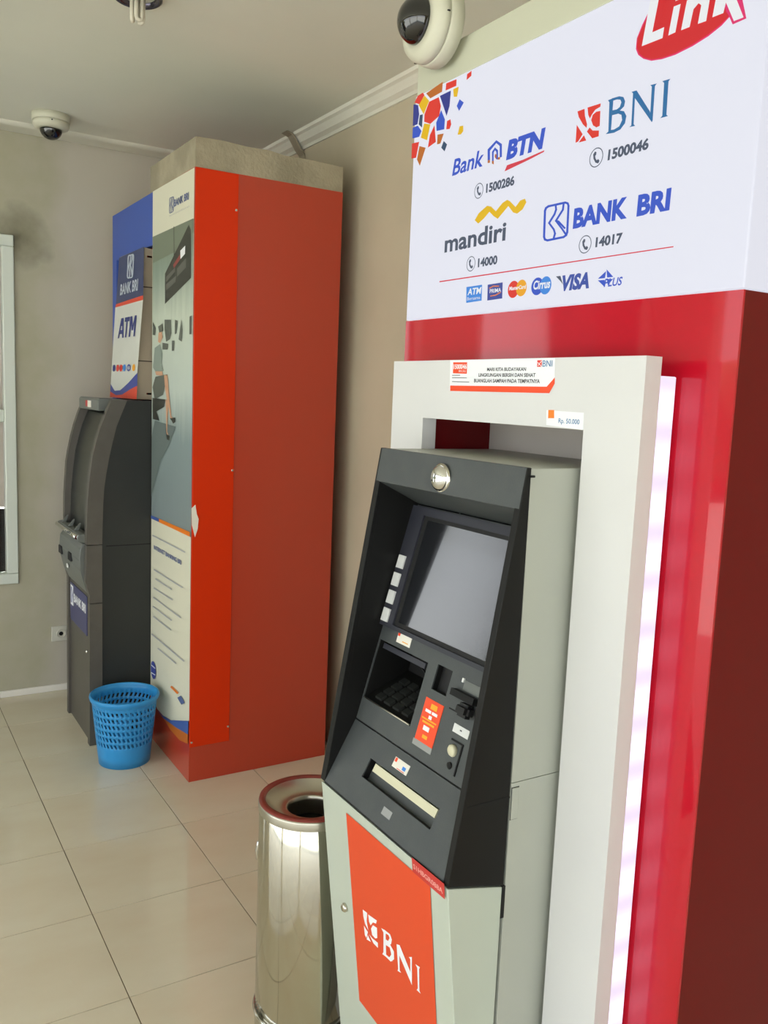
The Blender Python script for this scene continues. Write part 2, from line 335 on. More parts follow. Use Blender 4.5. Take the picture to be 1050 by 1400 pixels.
# flat print on the signs, posters and stickers: (kind, colour, coordinates in metres)
PRINTS = {'mosaic_print': [('p', 'p_red', [(1.6598, 2.1256), (1.6476, 2.1361), (1.6286, 2.1379), (1.6217, 2.1311), (1.6396, 2.1171)]), ('p', 'p_yellow', [(1.6428, 2.1162), (1.6216, 2.1301), (1.6027, 2.1146), (1.6216, 2.0925)]), ('p', 'p_brown', [(1.6155, 2.1328), (1.5551, 2.1399), (1.5564, 2.1208), (1.5987, 2.1186)]), ('p', 'p_red', [(1.5427, 2.1333), (1.5068, 2.1316), (1.5068, 2.119), (1.5439, 2.1198)]), ('p', 'p_yellow', [(1.5168, 2.1153), (1.498, 2.1151), (1.5021, 2.0972), (1.5137, 2.1001)]), ('p', 'p_navy', [(1.5636, 2.1145), (1.5248, 2.1148), (1.5269, 2.0859), (1.536, 2.0687)]), ('p', 'p_red', [(1.6026, 2.1129), (1.5677, 2.113), (1.5582, 2.0936), (1.5627, 2.0751), (1.5944, 2.0667), (1.6184, 2.0766), (1.6184, 2.0917)]), ('p', 'p_navy', [(1.6629, 2.1229), (1.6448, 2.1167), (1.6392, 2.0967), (1.6441, 2.0775), (1.6625, 2.0783)]), ('p', 'p_teal', [(1.6365, 2.0944), (1.6249, 2.0933), (1.6258, 2.0665), (1.6395, 2.0764)]), ('p', 'p_blue', [(1.6622, 2.0748), (1.6426, 2.0744), (1.6272, 2.0601), (1.6354, 2.05), (1.6617, 2.0523)]), ('p', 'p_blue', [(1.5563, 2.085), (1.5414, 2.0635), (1.5421, 2.0442), (1.57, 2.0472), (1.5726, 2.0643)]), ('p', 'p_yellow', [(1.6181, 2.0732), (1.5943, 2.066), (1.6043, 2.0364), (1.6287, 2.0468)]), ('p', 'p_red', [(1.5784, 2.0607), (1.5706, 2.0258), (1.5998, 2.0204), (1.5943, 2.0443)]), ('p', 'p_red', [(1.5333, 2.0584), (1.5217, 2.0589), (1.5179, 2.0483), (1.523, 2.0405), (1.5349, 2.0425)]), ('p', 'p_brown', [(1.5656, 2.0389), (1.5432, 2.0363), (1.5537, 2.0189), (1.5658, 2.0198)]), ('p', 'p_red', [(1.6629, 2.0422), (1.6345, 2.0396), (1.6437, 2.009), (1.6623, 2.011)]), ('p', 'p_brown', [(1.6325, 2.0306), (1.6082, 2.0221), (1.6278, 1.9894), (1.6401, 2.0048)]), ('p', 'p_blue', [(1.493, 2.0901), (1.4782, 2.0801), (1.4928, 2.0679), (1.5017, 2.0796)]), ('p', 'p_red', [(1.4717, 2.1314), (1.4572, 2.1336), (1.4575, 2.1244), (1.4724, 2.1207)]), ('p', 'p_yellow', [(1.4884, 2.0377), (1.476, 2.0361), (1.4751, 2.0258), (1.4825, 2.0211), (1.4939, 2.023)]), ('p', 'p_teal', [(1.5419, 2.0213), (1.5293, 2.012), (1.5371, 2.0), (1.5499, 2.0099)])],
 'housing_bank_print': [('t', 'p_blue', 'Bank', 1.5062, 1.4058, 1.9465, 0.0306, 0.22, 0.02), ('p', 'p_blue', [(1.39, 1.9487), (1.3922, 1.9736), (1.3668, 1.9849), (1.3494, 1.9743), (1.3472, 1.9508), (1.3537, 1.9506), (1.3556, 1.972), (1.3663, 1.9797), (1.3847, 1.9696), (1.3828, 1.9489)]), ('p', 'p_blue', [(1.3764, 1.9467), (1.3782, 1.9662), (1.3697, 1.9726), (1.36, 1.9654), (1.3585, 1.9486), (1.3636, 1.9496), (1.3648, 1.9634), (1.3692, 1.9673), (1.3729, 1.9636), (1.3713, 1.9457)]), ('p', 'p_brown', [(1.3893, 1.9532), (1.3831, 1.9529), (1.3826, 1.9473), (1.3899, 1.9481)]), ('p', 'p_brown', [(1.3767, 1.9492), (1.371, 1.9487), (1.3704, 1.9419), (1.3762, 1.9445)]), ('p', 'p_brown', [(1.3685, 1.9596), (1.3634, 1.9592), (1.3636, 1.9496), (1.3686, 1.9551)]), ('p', 'p_brown', [(1.3588, 1.9522), (1.3518, 1.9517), (1.3524, 1.9474), (1.3589, 1.9481)]), ('t', 'p_blue', 'BTN', 1.3337, 1.2338, 1.9442, 0.0323, 0.18, 0.055), ('p', 'p_red2', [(1.3363, 1.9227), (1.3299, 1.9325), (1.2849, 1.9333), (1.2278, 1.9379), (1.2285, 1.9353), (1.2662, 1.9301), (1.3123, 1.9252)]), ('e', 'p_grey', (1.4129, 1.901), 0.0141, 0.0146, 0.1), ('p', 'p_grey', [(1.4162, 1.9105), (1.4129, 1.9089), (1.4135, 1.9047), (1.4152, 1.904), (1.4142, 1.8998), (1.4111, 1.8964), (1.4085, 1.8981), (1.4054, 1.8947), (1.4079, 1.8913), (1.4136, 1.8932), (1.4183, 1.8998), (1.4196, 1.9065)]), ('t', 'p_grey', '1500286', 1.3897, 1.3055, 1.8938, 0.0159, 0, 0.04)],
 'serif_bank_print': [('p', 'p_red', [(1.1505, 1.9839), (1.1339, 1.984), (1.1318, 1.9722), (1.1255, 1.9576), (1.1261, 1.952), (1.1354, 1.9599), (1.1466, 1.9741)]), ('p', 'p_red', [(1.1499, 1.9624), (1.1421, 1.9531), (1.1343, 1.9439), (1.1439, 1.9344), (1.1501, 1.9337)]), ('p', 'p_red', [(1.1311, 1.9416), (1.1248, 1.9319), (1.1425, 1.9324), (1.138, 1.9364)]), ('p', 'p_red', [(1.1269, 1.9842), (1.0968, 1.9832), (1.0972, 1.9782), (1.1083, 1.9764), (1.1159, 1.9701), (1.1195, 1.9652), (1.124, 1.972)]), ('p', 'p_red', [(1.1163, 1.962), (1.1135, 1.9695), (1.1055, 1.9725), (1.0965, 1.9716), (1.0956, 1.9483), (1.103, 1.9475), (1.1111, 1.9526)]), ('p', 'p_red', [(1.1243, 1.9458), (1.1188, 1.9511), (1.111, 1.9445), (1.0965, 1.9412), (1.0963, 1.9322), (1.1109, 1.9322)]), ('p', 'p_bniblue', [(1.0805, 1.932), (1.0751, 1.9344), (1.0774, 1.98), (1.0808, 1.984), (1.0699, 1.9844), (1.069, 1.9795), (1.0695, 1.9359), (1.0627, 1.9351), (1.061, 1.93)]), ('p', 'p_bniblue', [(1.0722, 1.9847), (1.0565, 1.9838), (1.0473, 1.9803), (1.0431, 1.9729), (1.0447, 1.9656), (1.052, 1.9619), (1.0608, 1.9608), (1.0703, 1.9611), (1.0703, 1.9658), (1.0601, 1.9649), (1.0537, 1.967), (1.051, 1.9734), (1.0537, 1.978), (1.0606, 1.9802), (1.0718, 1.9805)]), ('p', 'p_bniblue', [(1.0704, 1.962), (1.0543, 1.9619), (1.044, 1.9583), (1.0381, 1.9499), (1.0399, 1.9394), (1.049, 1.932), (1.0611, 1.9303), (1.0805, 1.932), (1.074, 1.9353), (1.0627, 1.9351), (1.0518, 1.9374), (1.0466, 1.9457), (1.049, 1.9541), (1.056, 1.9576), (1.07, 1.9583)]), ('p', 'p_bniblue', [(1.0301, 1.9312), (1.0262, 1.9328), (1.0275, 1.9806), (1.0308, 1.9837), (1.0205, 1.9832), (0.9897, 1.9444), (0.9898, 1.9399), (0.9833, 1.9323), (0.9844, 1.9277), (1.0228, 1.9725), (1.0214, 1.9335), (1.0181, 1.9304)]), ('p', 'p_bniblue', [(0.9931, 1.9837), (0.9805, 1.9826), (0.9838, 1.9798), (0.9831, 1.9307), (0.9844, 1.9277), (0.9909, 1.9386), (0.989, 1.9442), (0.99, 1.9807)]), ('p', 'p_bniblue', [(0.9701, 1.9831), (0.9547, 1.9823), (0.9579, 1.9795), (0.9569, 1.932), (0.9538, 1.9295), (0.9685, 1.93), (0.9648, 1.9324), (0.9662, 1.9795)]), ('e', 'p_grey', (1.0982, 1.8995), 0.0155, 0.0154, 0.1), ('p', 'p_grey', [(1.1019, 1.9096), (1.0983, 1.9078), (1.0989, 1.9034), (1.1008, 1.9028), (1.0996, 1.8983), (1.0962, 1.8946), (1.0934, 1.8963), (1.09, 1.8926), (1.0926, 1.8891), (1.0989, 1.8914), (1.1042, 1.8985), (1.1056, 1.9056)]), ('t', 'p_grey', '1500046', 1.0719, 0.9874, 1.8903, 0.0157, 0.05, 0.04)],
 'yellow_ribbon_bank_print': [('p', 'p_yellow', [(1.4217, 1.8472), (1.4098, 1.8588), (1.3847, 1.8686), (1.372, 1.8653), (1.3565, 1.8542), (1.3378, 1.8664), (1.3243, 1.8697), (1.3156, 1.8658), (1.2988, 1.853), (1.2863, 1.8623), (1.2733, 1.8635), (1.2687, 1.8565), (1.2782, 1.8456), (1.293, 1.8403), (1.3048, 1.8442), (1.3197, 1.858), (1.3361, 1.8477), (1.3495, 1.8394), (1.363, 1.8465), (1.3762, 1.8564), (1.3923, 1.8465), (1.4096, 1.8392)]), ('t', 'p_grey', 'mandiri', 1.5203, 1.3225, 1.7978, 0.0337, 0, 0.025), ('e', 'p_grey', (1.4267, 1.7648), 0.0142, 0.0146, 0.1), ('p', 'p_grey', [(1.43, 1.7741), (1.4267, 1.7728), (1.4273, 1.7685), (1.429, 1.7676), (1.428, 1.7634), (1.4249, 1.7602), (1.4223, 1.7621), (1.4192, 1.7589), (1.4217, 1.7552), (1.4274, 1.7568), (1.4322, 1.7631), (1.4335, 1.7698)]), ('t', 'p_grey', '14000', 1.4037, 1.3433, 1.7565, 0.0158, 0, 0.04)],
 'people_bank_print': [('p', 'p_blue', [(1.2081, 1.8381), (1.1636, 1.8376), (1.1651, 1.8413), (1.2097, 1.8419)]), ('p', 'p_blue', [(1.1681, 1.8385), (1.1586, 1.835), (1.1573, 1.8381), (1.1668, 1.8416)]), ('p', 'p_blue', [(1.1625, 1.8381), (1.1589, 1.8313), (1.154, 1.8316), (1.1576, 1.8383)]), ('p', 'p_blue', [(1.1597, 1.8341), (1.1585, 1.7885), (1.1532, 1.7876), (1.1544, 1.8331)]), ('p', 'p_blue', [(1.158, 1.7909), (1.161, 1.7845), (1.1559, 1.7826), (1.1529, 1.7891)]), ('p', 'p_blue', [(1.1585, 1.7866), (1.1671, 1.7833), (1.1637, 1.78), (1.1551, 1.7833)]), ('p', 'p_blue', [(1.1633, 1.7839), (1.2073, 1.7836), (1.2058, 1.7798), (1.1619, 1.7803)]), ('p', 'p_blue', [(1.2025, 1.7828), (1.2125, 1.7862), (1.214, 1.7829), (1.204, 1.7795)]), ('p', 'p_blue', [(1.2083, 1.7831), (1.2122, 1.79), (1.2174, 1.7896), (1.2136, 1.7826)]), ('p', 'p_blue', [(1.2113, 1.7871), (1.2133, 1.8337), (1.219, 1.8347), (1.217, 1.788)]), ('p', 'p_blue', [(1.2138, 1.8311), (1.2107, 1.8377), (1.2161, 1.8397), (1.2193, 1.8332)]), ('p', 'p_blue', [(1.2133, 1.8356), (1.2042, 1.8387), (1.2078, 1.8421), (1.217, 1.839)]), ('p', 'p_blue', [(1.192, 1.841), (1.1894, 1.8303), (1.1845, 1.8299), (1.1871, 1.8405)]), ('p', 'p_blue', [(1.1892, 1.8328), (1.1933, 1.8236), (1.1885, 1.8219), (1.1844, 1.8311)]), ('p', 'p_blue', [(1.192, 1.8255), (1.206, 1.8113), (1.2016, 1.809), (1.1876, 1.8231)]), ('p', 'p_blue', [(1.206, 1.8111), (1.1905, 1.7965), (1.1867, 1.7979), (1.2021, 1.8125)]), ('p', 'p_blue', [(1.1924, 1.799), (1.1876, 1.7895), (1.183, 1.7898), (1.1877, 1.7993)]), ('p', 'p_blue', [(1.1879, 1.7923), (1.1917, 1.7817), (1.1869, 1.7802), (1.183, 1.7907)]), ('p', 'p_blue', [(1.171, 1.8393), (1.1721, 1.8277), (1.1672, 1.8266), (1.1662, 1.8381)]), ('p', 'p_blue', [(1.171, 1.8299), (1.1882, 1.8125), (1.1839, 1.8102), (1.1668, 1.8276)]), ('p', 'p_blue', [(1.1882, 1.8122), (1.1695, 1.7949), (1.1658, 1.7963), (1.1845, 1.8136)]), ('p', 'p_blue', [(1.1714, 1.7968), (1.1596, 1.7846), (1.1558, 1.7859), (1.1676, 1.798)]), ('p', 'p_blue', [(1.1873, 1.811), (1.1773, 1.8078), (1.1763, 1.8107), (1.1863, 1.814)]), ('p', 'p_blue', [(1.181, 1.8097), (1.1623, 1.7948), (1.1591, 1.7965), (1.1777, 1.8114)]), ('t', 'p_blue', 'BANK', 1.1431, 1.0217, 1.7946, 0.0312, 0.03, 0.048), ('t', 'p_blue', 'BRI', 1.0017, 0.9371, 1.7938, 0.0304, 0.03, 0.048), ('e', 'p_grey', (1.1107, 1.7634), 0.0147, 0.0147, 0.1), ('p', 'p_grey', [(1.1143, 1.7728), (1.1108, 1.7714), (1.1114, 1.7671), (1.1132, 1.7663), (1.112, 1.7621), (1.1088, 1.7588), (1.1061, 1.7606), (1.103, 1.7573), (1.1055, 1.7537), (1.1114, 1.7554), (1.1163, 1.7619), (1.1177, 1.7686)]), ('t', 'p_grey', '14017', 1.0865, 1.0279, 1.7564, 0.0151, 0.03, 0.04)],
 'dividing_line_print': [('p', 'p_red2', [(1.5334, 1.7409), (0.9238, 1.7381), (0.9236, 1.7364), (1.5332, 1.7384)])],
 'card_logo_print': [('p', 'p_sky', [(1.4377, 1.7209), (1.387, 1.7212), (1.3857, 1.691), (1.4357, 1.6899)]), ('t', 'p_white', 'ATM', 1.4331, 1.39, 1.7049, 0.0123, 0.15, 0.03), ('t', 'p_white', 'Bersama', 1.433, 1.3906, 1.6946, 0.006, 0, 0), ('p', 'p_indigo', [(1.369, 1.7197), (1.3237, 1.7202), (1.3224, 1.6905), (1.3678, 1.6898)]), ('t', 'p_white', 'PRIMA', 1.3616, 1.3271, 1.7033, 0.0072, 0, 0.02), ('p', 'p_orange', [(1.3587, 1.6966), (1.3411, 1.6973), (1.3418, 1.699), (1.3594, 1.6984)]), ('p', 'p_orange', [(1.3422, 1.6971), (1.3269, 1.7017), (1.3285, 1.7033), (1.3438, 1.6987)]), ('p', 'p_orange', [(1.3624, 1.7115), (1.3496, 1.7149), (1.3511, 1.7166), (1.364, 1.7132)]), ('p', 'p_orange', [(1.3519, 1.7147), (1.3335, 1.7132), (1.3337, 1.715), (1.352, 1.7165)]), ('e', 'p_red', (1.2911, 1.7046), 0.0159, 0.0155, 0), ('e', 'p_amber', (1.2683, 1.7053), 0.0148, 0.0149, 0), ('t', 'p_white', 'MasterCard', 1.3033, 1.2563, 1.7037, 0.0069, 0.15, 0.03), ('e', 'p_blue', (1.2247, 1.7046), 0.0161, 0.0154, 0), ('e', 'p_sky', (1.2027, 1.7044), 0.0152, 0.0156, 0), ('t', 'p_white', 'Cirrus', 1.2357, 1.1913, 1.6999, 0.015, 0.1, 0.03), ('t', 'p_visa', 'VISA', 1.1658, 1.0943, 1.6925, 0.0249, 0.2, 0.05), ('p', 'p_grey', [(1.1772, 1.7175), (1.1658, 1.7173), (1.1578, 1.7018), (1.1649, 1.7084)]), ('p', 'p_blue', [(1.0754, 1.7043), (1.0595, 1.704), (1.058, 1.7151)]), ('p', 'p_blue', [(1.0572, 1.7177), (1.0548, 1.7044), (1.0413, 1.7042)]), ('p', 'p_blue', [(1.0752, 1.7017), (1.0592, 1.701), (1.0597, 1.6905)]), ('p', 'p_blue', [(1.055, 1.7014), (1.041, 1.7012), (1.052, 1.6921)]), ('t', 'p_blue', 'PLUS', 1.0607, 1.0226, 1.6901, 0.0126, 0.2, 0.02)],
 'network_logo_print': [('p', 'p_pink', [(1.0289, 2.0462), (1.0286, 2.0615), (1.0197, 2.0779), (1.0082, 2.0931), (0.9963, 2.1022), (0.9655, 2.1174), (0.8665, 2.1096), (0.8354, 2.093), (0.8382, 2.0623), (0.8586, 2.0369), (0.8707, 2.0296), (0.8921, 2.0223), (0.919, 2.0171), (0.9497, 2.0144), (0.9746, 2.0155), (0.9953, 2.0192), (1.0117, 2.0268), (1.0233, 2.0359)]), ('p', 'p_linkred', [(1.0272, 2.0476), (1.0269, 2.061), (1.0174, 2.0762), (1.0055, 2.0922), (0.9937, 2.1013), (0.964, 2.115), (0.8674, 2.1079), (0.8384, 2.0925), (0.8403, 2.063), (0.8608, 2.0376), (0.8731, 2.0312), (0.8934, 2.0245), (0.9204, 2.0193), (0.9512, 2.0167), (0.9753, 2.0176), (0.9955, 2.0212), (1.0106, 2.0284), (1.0213, 2.0372)]), ('p', 'p_pink', [(0.8649, 2.0458), (0.8757, 2.0753), (0.8407, 2.0564), (0.8305, 2.0261), (0.852, 2.0253), (0.8599, 2.0394)]), ('p', 'p_white', [(1.0169, 2.0465), (1.007, 2.1068), (1.0023, 2.1229), (0.9868, 2.1203), (0.9976, 2.0605), (0.9748, 2.0608), (0.9765, 2.0459)]), ('p', 'p_white', [(0.9658, 2.046), (0.9595, 2.0843), (0.9469, 2.0837), (0.9526, 2.0465)]), ('p', 'p_white', [(0.9573, 2.0909), (0.9559, 2.1004), (0.9443, 2.1), (0.9452, 2.0904)]), ('p', 'p_white', [(0.9422, 2.0459), (0.9356, 2.0844), (0.9215, 2.0841), (0.9216, 2.0806), (0.908, 2.0865), (0.8932, 2.0848), (0.8978, 2.0444), (0.9123, 2.0451), (0.9089, 2.0692), (0.9139, 2.0735), (0.9222, 2.0683), (0.9267, 2.0456)]), ('p', 'p_white', [(0.8875, 2.0459), (0.8801, 2.0958), (0.8659, 2.0949), (0.8693, 2.0765), (0.8575, 2.086), (0.8407, 2.0849), (0.8571, 2.0722), (0.8349, 2.0288), (0.8503, 2.029), (0.8663, 2.0583), (0.8692, 2.0455)])],
 'notice_sticker': [('p', 'p_white', [(1.3656, 1.5716), (1.075, 1.5714), (1.0725, 1.5384), (1.0842, 1.5156), (1.3622, 1.5147)]), ('p', 'p_orange2', [(1.3615, 1.5242), (1.0906, 1.5254), (1.0727, 1.5404), (1.0721, 1.5306), (1.0834, 1.5149), (1.3607, 1.5141)]), ('p', 'p_orange2', [(1.3554, 1.5678), (1.3114, 1.5673), (1.3105, 1.5463), (1.3546, 1.5472)]), ('t', 'p_white', '1500046', 1.3529, 1.3122, 1.5554, 0.0085, 0, 0.03), ('t', 'p_white', 'BNI CALL', 1.3357, 1.3136, 1.5495, 0.0037, 0, 0), ('t', 'p_ink', 'MARI KITA BUDAYAKAN', 1.2506, 1.1446, 1.5512, 0.0059, 0, 0.025), ('t', 'p_ink', 'LINGKUNGAN BERSIH DAN SEHAT', 1.2748, 1.1196, 1.5412, 0.006, 0, 0.025), ('t', 'p_ink', 'BUANGLAH SAMPAH PADA TEMPATNYA', 1.2872, 1.108, 1.531, 0.0063, 0, 0.025), ('p', 'p_red', [(1.1173, 1.5683), (1.1059, 1.5684), (1.1057, 1.5577), (1.117, 1.5576)]), ('p', 'p_white', [(1.1166, 1.5644), (1.1063, 1.5577), (1.1053, 1.5584), (1.1156, 1.5651)]), ('p', 'p_white', [(1.1141, 1.559), (1.1061, 1.5669), (1.1073, 1.5675), (1.1154, 1.5596)]), ('t', 'p_bniblue', 'BNI', 1.1034, 1.0802, 1.5577, 0.0102, 0, 0), ('p', 'p_ink', [(1.3563, 1.5429), (1.3307, 1.5429), (1.3308, 1.5441), (1.3564, 1.544)]), ('p', 'p_ink', [(1.3559, 1.5383), (1.3093, 1.5382), (1.3093, 1.5393), (1.356, 1.5395)]), ('p', 'p_ink', [(1.3553, 1.5309), (1.3011, 1.5307), (1.3011, 1.5318), (1.3553, 1.532)])],
 'price_sticker': [('p', 'p_white', [(1.0874, 1.4874), (1.0013, 1.4864), (1.0, 1.4594), (1.0858, 1.4633)]), ('p', 'p_orange', [(1.083, 1.4878), (1.0691, 1.4883), (1.0678, 1.475), (1.0824, 1.4744)]), ('t', 'p_bniblue', 'Rp. 50.000', 1.0573, 1.0096, 1.468, 0.0074, 0, 0.01)],
 'door_print': [('p', 'p_doororange', [(1.345, 0.7194), (1.0635, 0.7208), (1.0665, 0.4642), (1.0672, 0.3107), (1.2641, 0.3111), (1.3458, 0.3162)]), ('p', 'p_white', [(1.3041, 0.54), (1.2873, 0.5425), (1.2913, 0.5238), (1.2876, 0.5063), (1.2986, 0.5129), (1.304, 0.5262)]), ('p', 'p_white', [(1.3041, 0.5063), (1.2939, 0.5025), (1.2894, 0.5013), (1.2974, 0.4838), (1.3029, 0.4871)]), ('p', 'p_white', [(1.2833, 0.5416), (1.2512, 0.5482), (1.255, 0.5396), (1.2669, 0.5351), (1.277, 0.5226), (1.2821, 0.5276)]), ('p', 'p_white', [(1.2759, 0.5166), (1.2676, 0.5288), (1.2524, 0.5324), (1.2538, 0.5106), (1.2618, 0.505), (1.2733, 0.5052)]), ('p', 'p_white', [(1.2855, 0.4994), (1.2741, 0.4981), (1.2526, 0.5016), (1.2539, 0.4904), (1.2694, 0.4896)]), ('p', 'p_white', [(1.2902, 0.4949), (1.2795, 0.4866), (1.2965, 0.4817)]), ('p', 'p_white', [(1.2363, 0.5421), (1.2183, 0.5466), (1.221, 0.5371), (1.2241, 0.4937), (1.2163, 0.4907), (1.1995, 0.4967), (1.2386, 0.4871), (1.2334, 0.4943), (1.2286, 0.5372)]), ('p', 'p_white', [(1.2255, 0.5454), (1.2046, 0.5486), (1.1991, 0.5411), (1.2035, 0.5289), (1.2127, 0.5232), (1.2249, 0.5214), (1.2242, 0.5272), (1.2131, 0.5299), (1.2073, 0.5392), (1.2105, 0.5434), (1.2261, 0.5397)]), ('p', 'p_white', [(1.2249, 0.5214), (1.207, 0.5267), (1.1943, 0.5205), (1.1955, 0.504), (1.2081, 0.4912), (1.2272, 0.4901), (1.2267, 0.4953), (1.2123, 0.4974), (1.2047, 0.5076), (1.2089, 0.5193), (1.2256, 0.5152)]), ('p', 'p_white', [(1.1832, 0.5422), (1.1723, 0.5467), (1.1411, 0.5144), (1.1386, 0.5404), (1.1434, 0.5419), (1.1329, 0.5487), (1.1384, 0.49), (1.1756, 0.5245), (1.1777, 0.4935), (1.1728, 0.4914), (1.1857, 0.4873), (1.183, 0.4932)]), ('p', 'p_white', [(1.1227, 0.5415), (1.1079, 0.5451), (1.1114, 0.5384), (1.1143, 0.4956), (1.1103, 0.4923), (1.1235, 0.4909), (1.119, 0.497), (1.1173, 0.5375)])],
 'red_name_tag': [('p', 'p_tagred', [(1.1125, 0.7479), (1.0189, 0.75), (1.0197, 0.723), (1.112, 0.7219)]), ('t', 'p_pinkwhite', 'S1HBGR088A', 1.1091, 1.0244, 0.7298, 0.0087, 0, 0.02)],
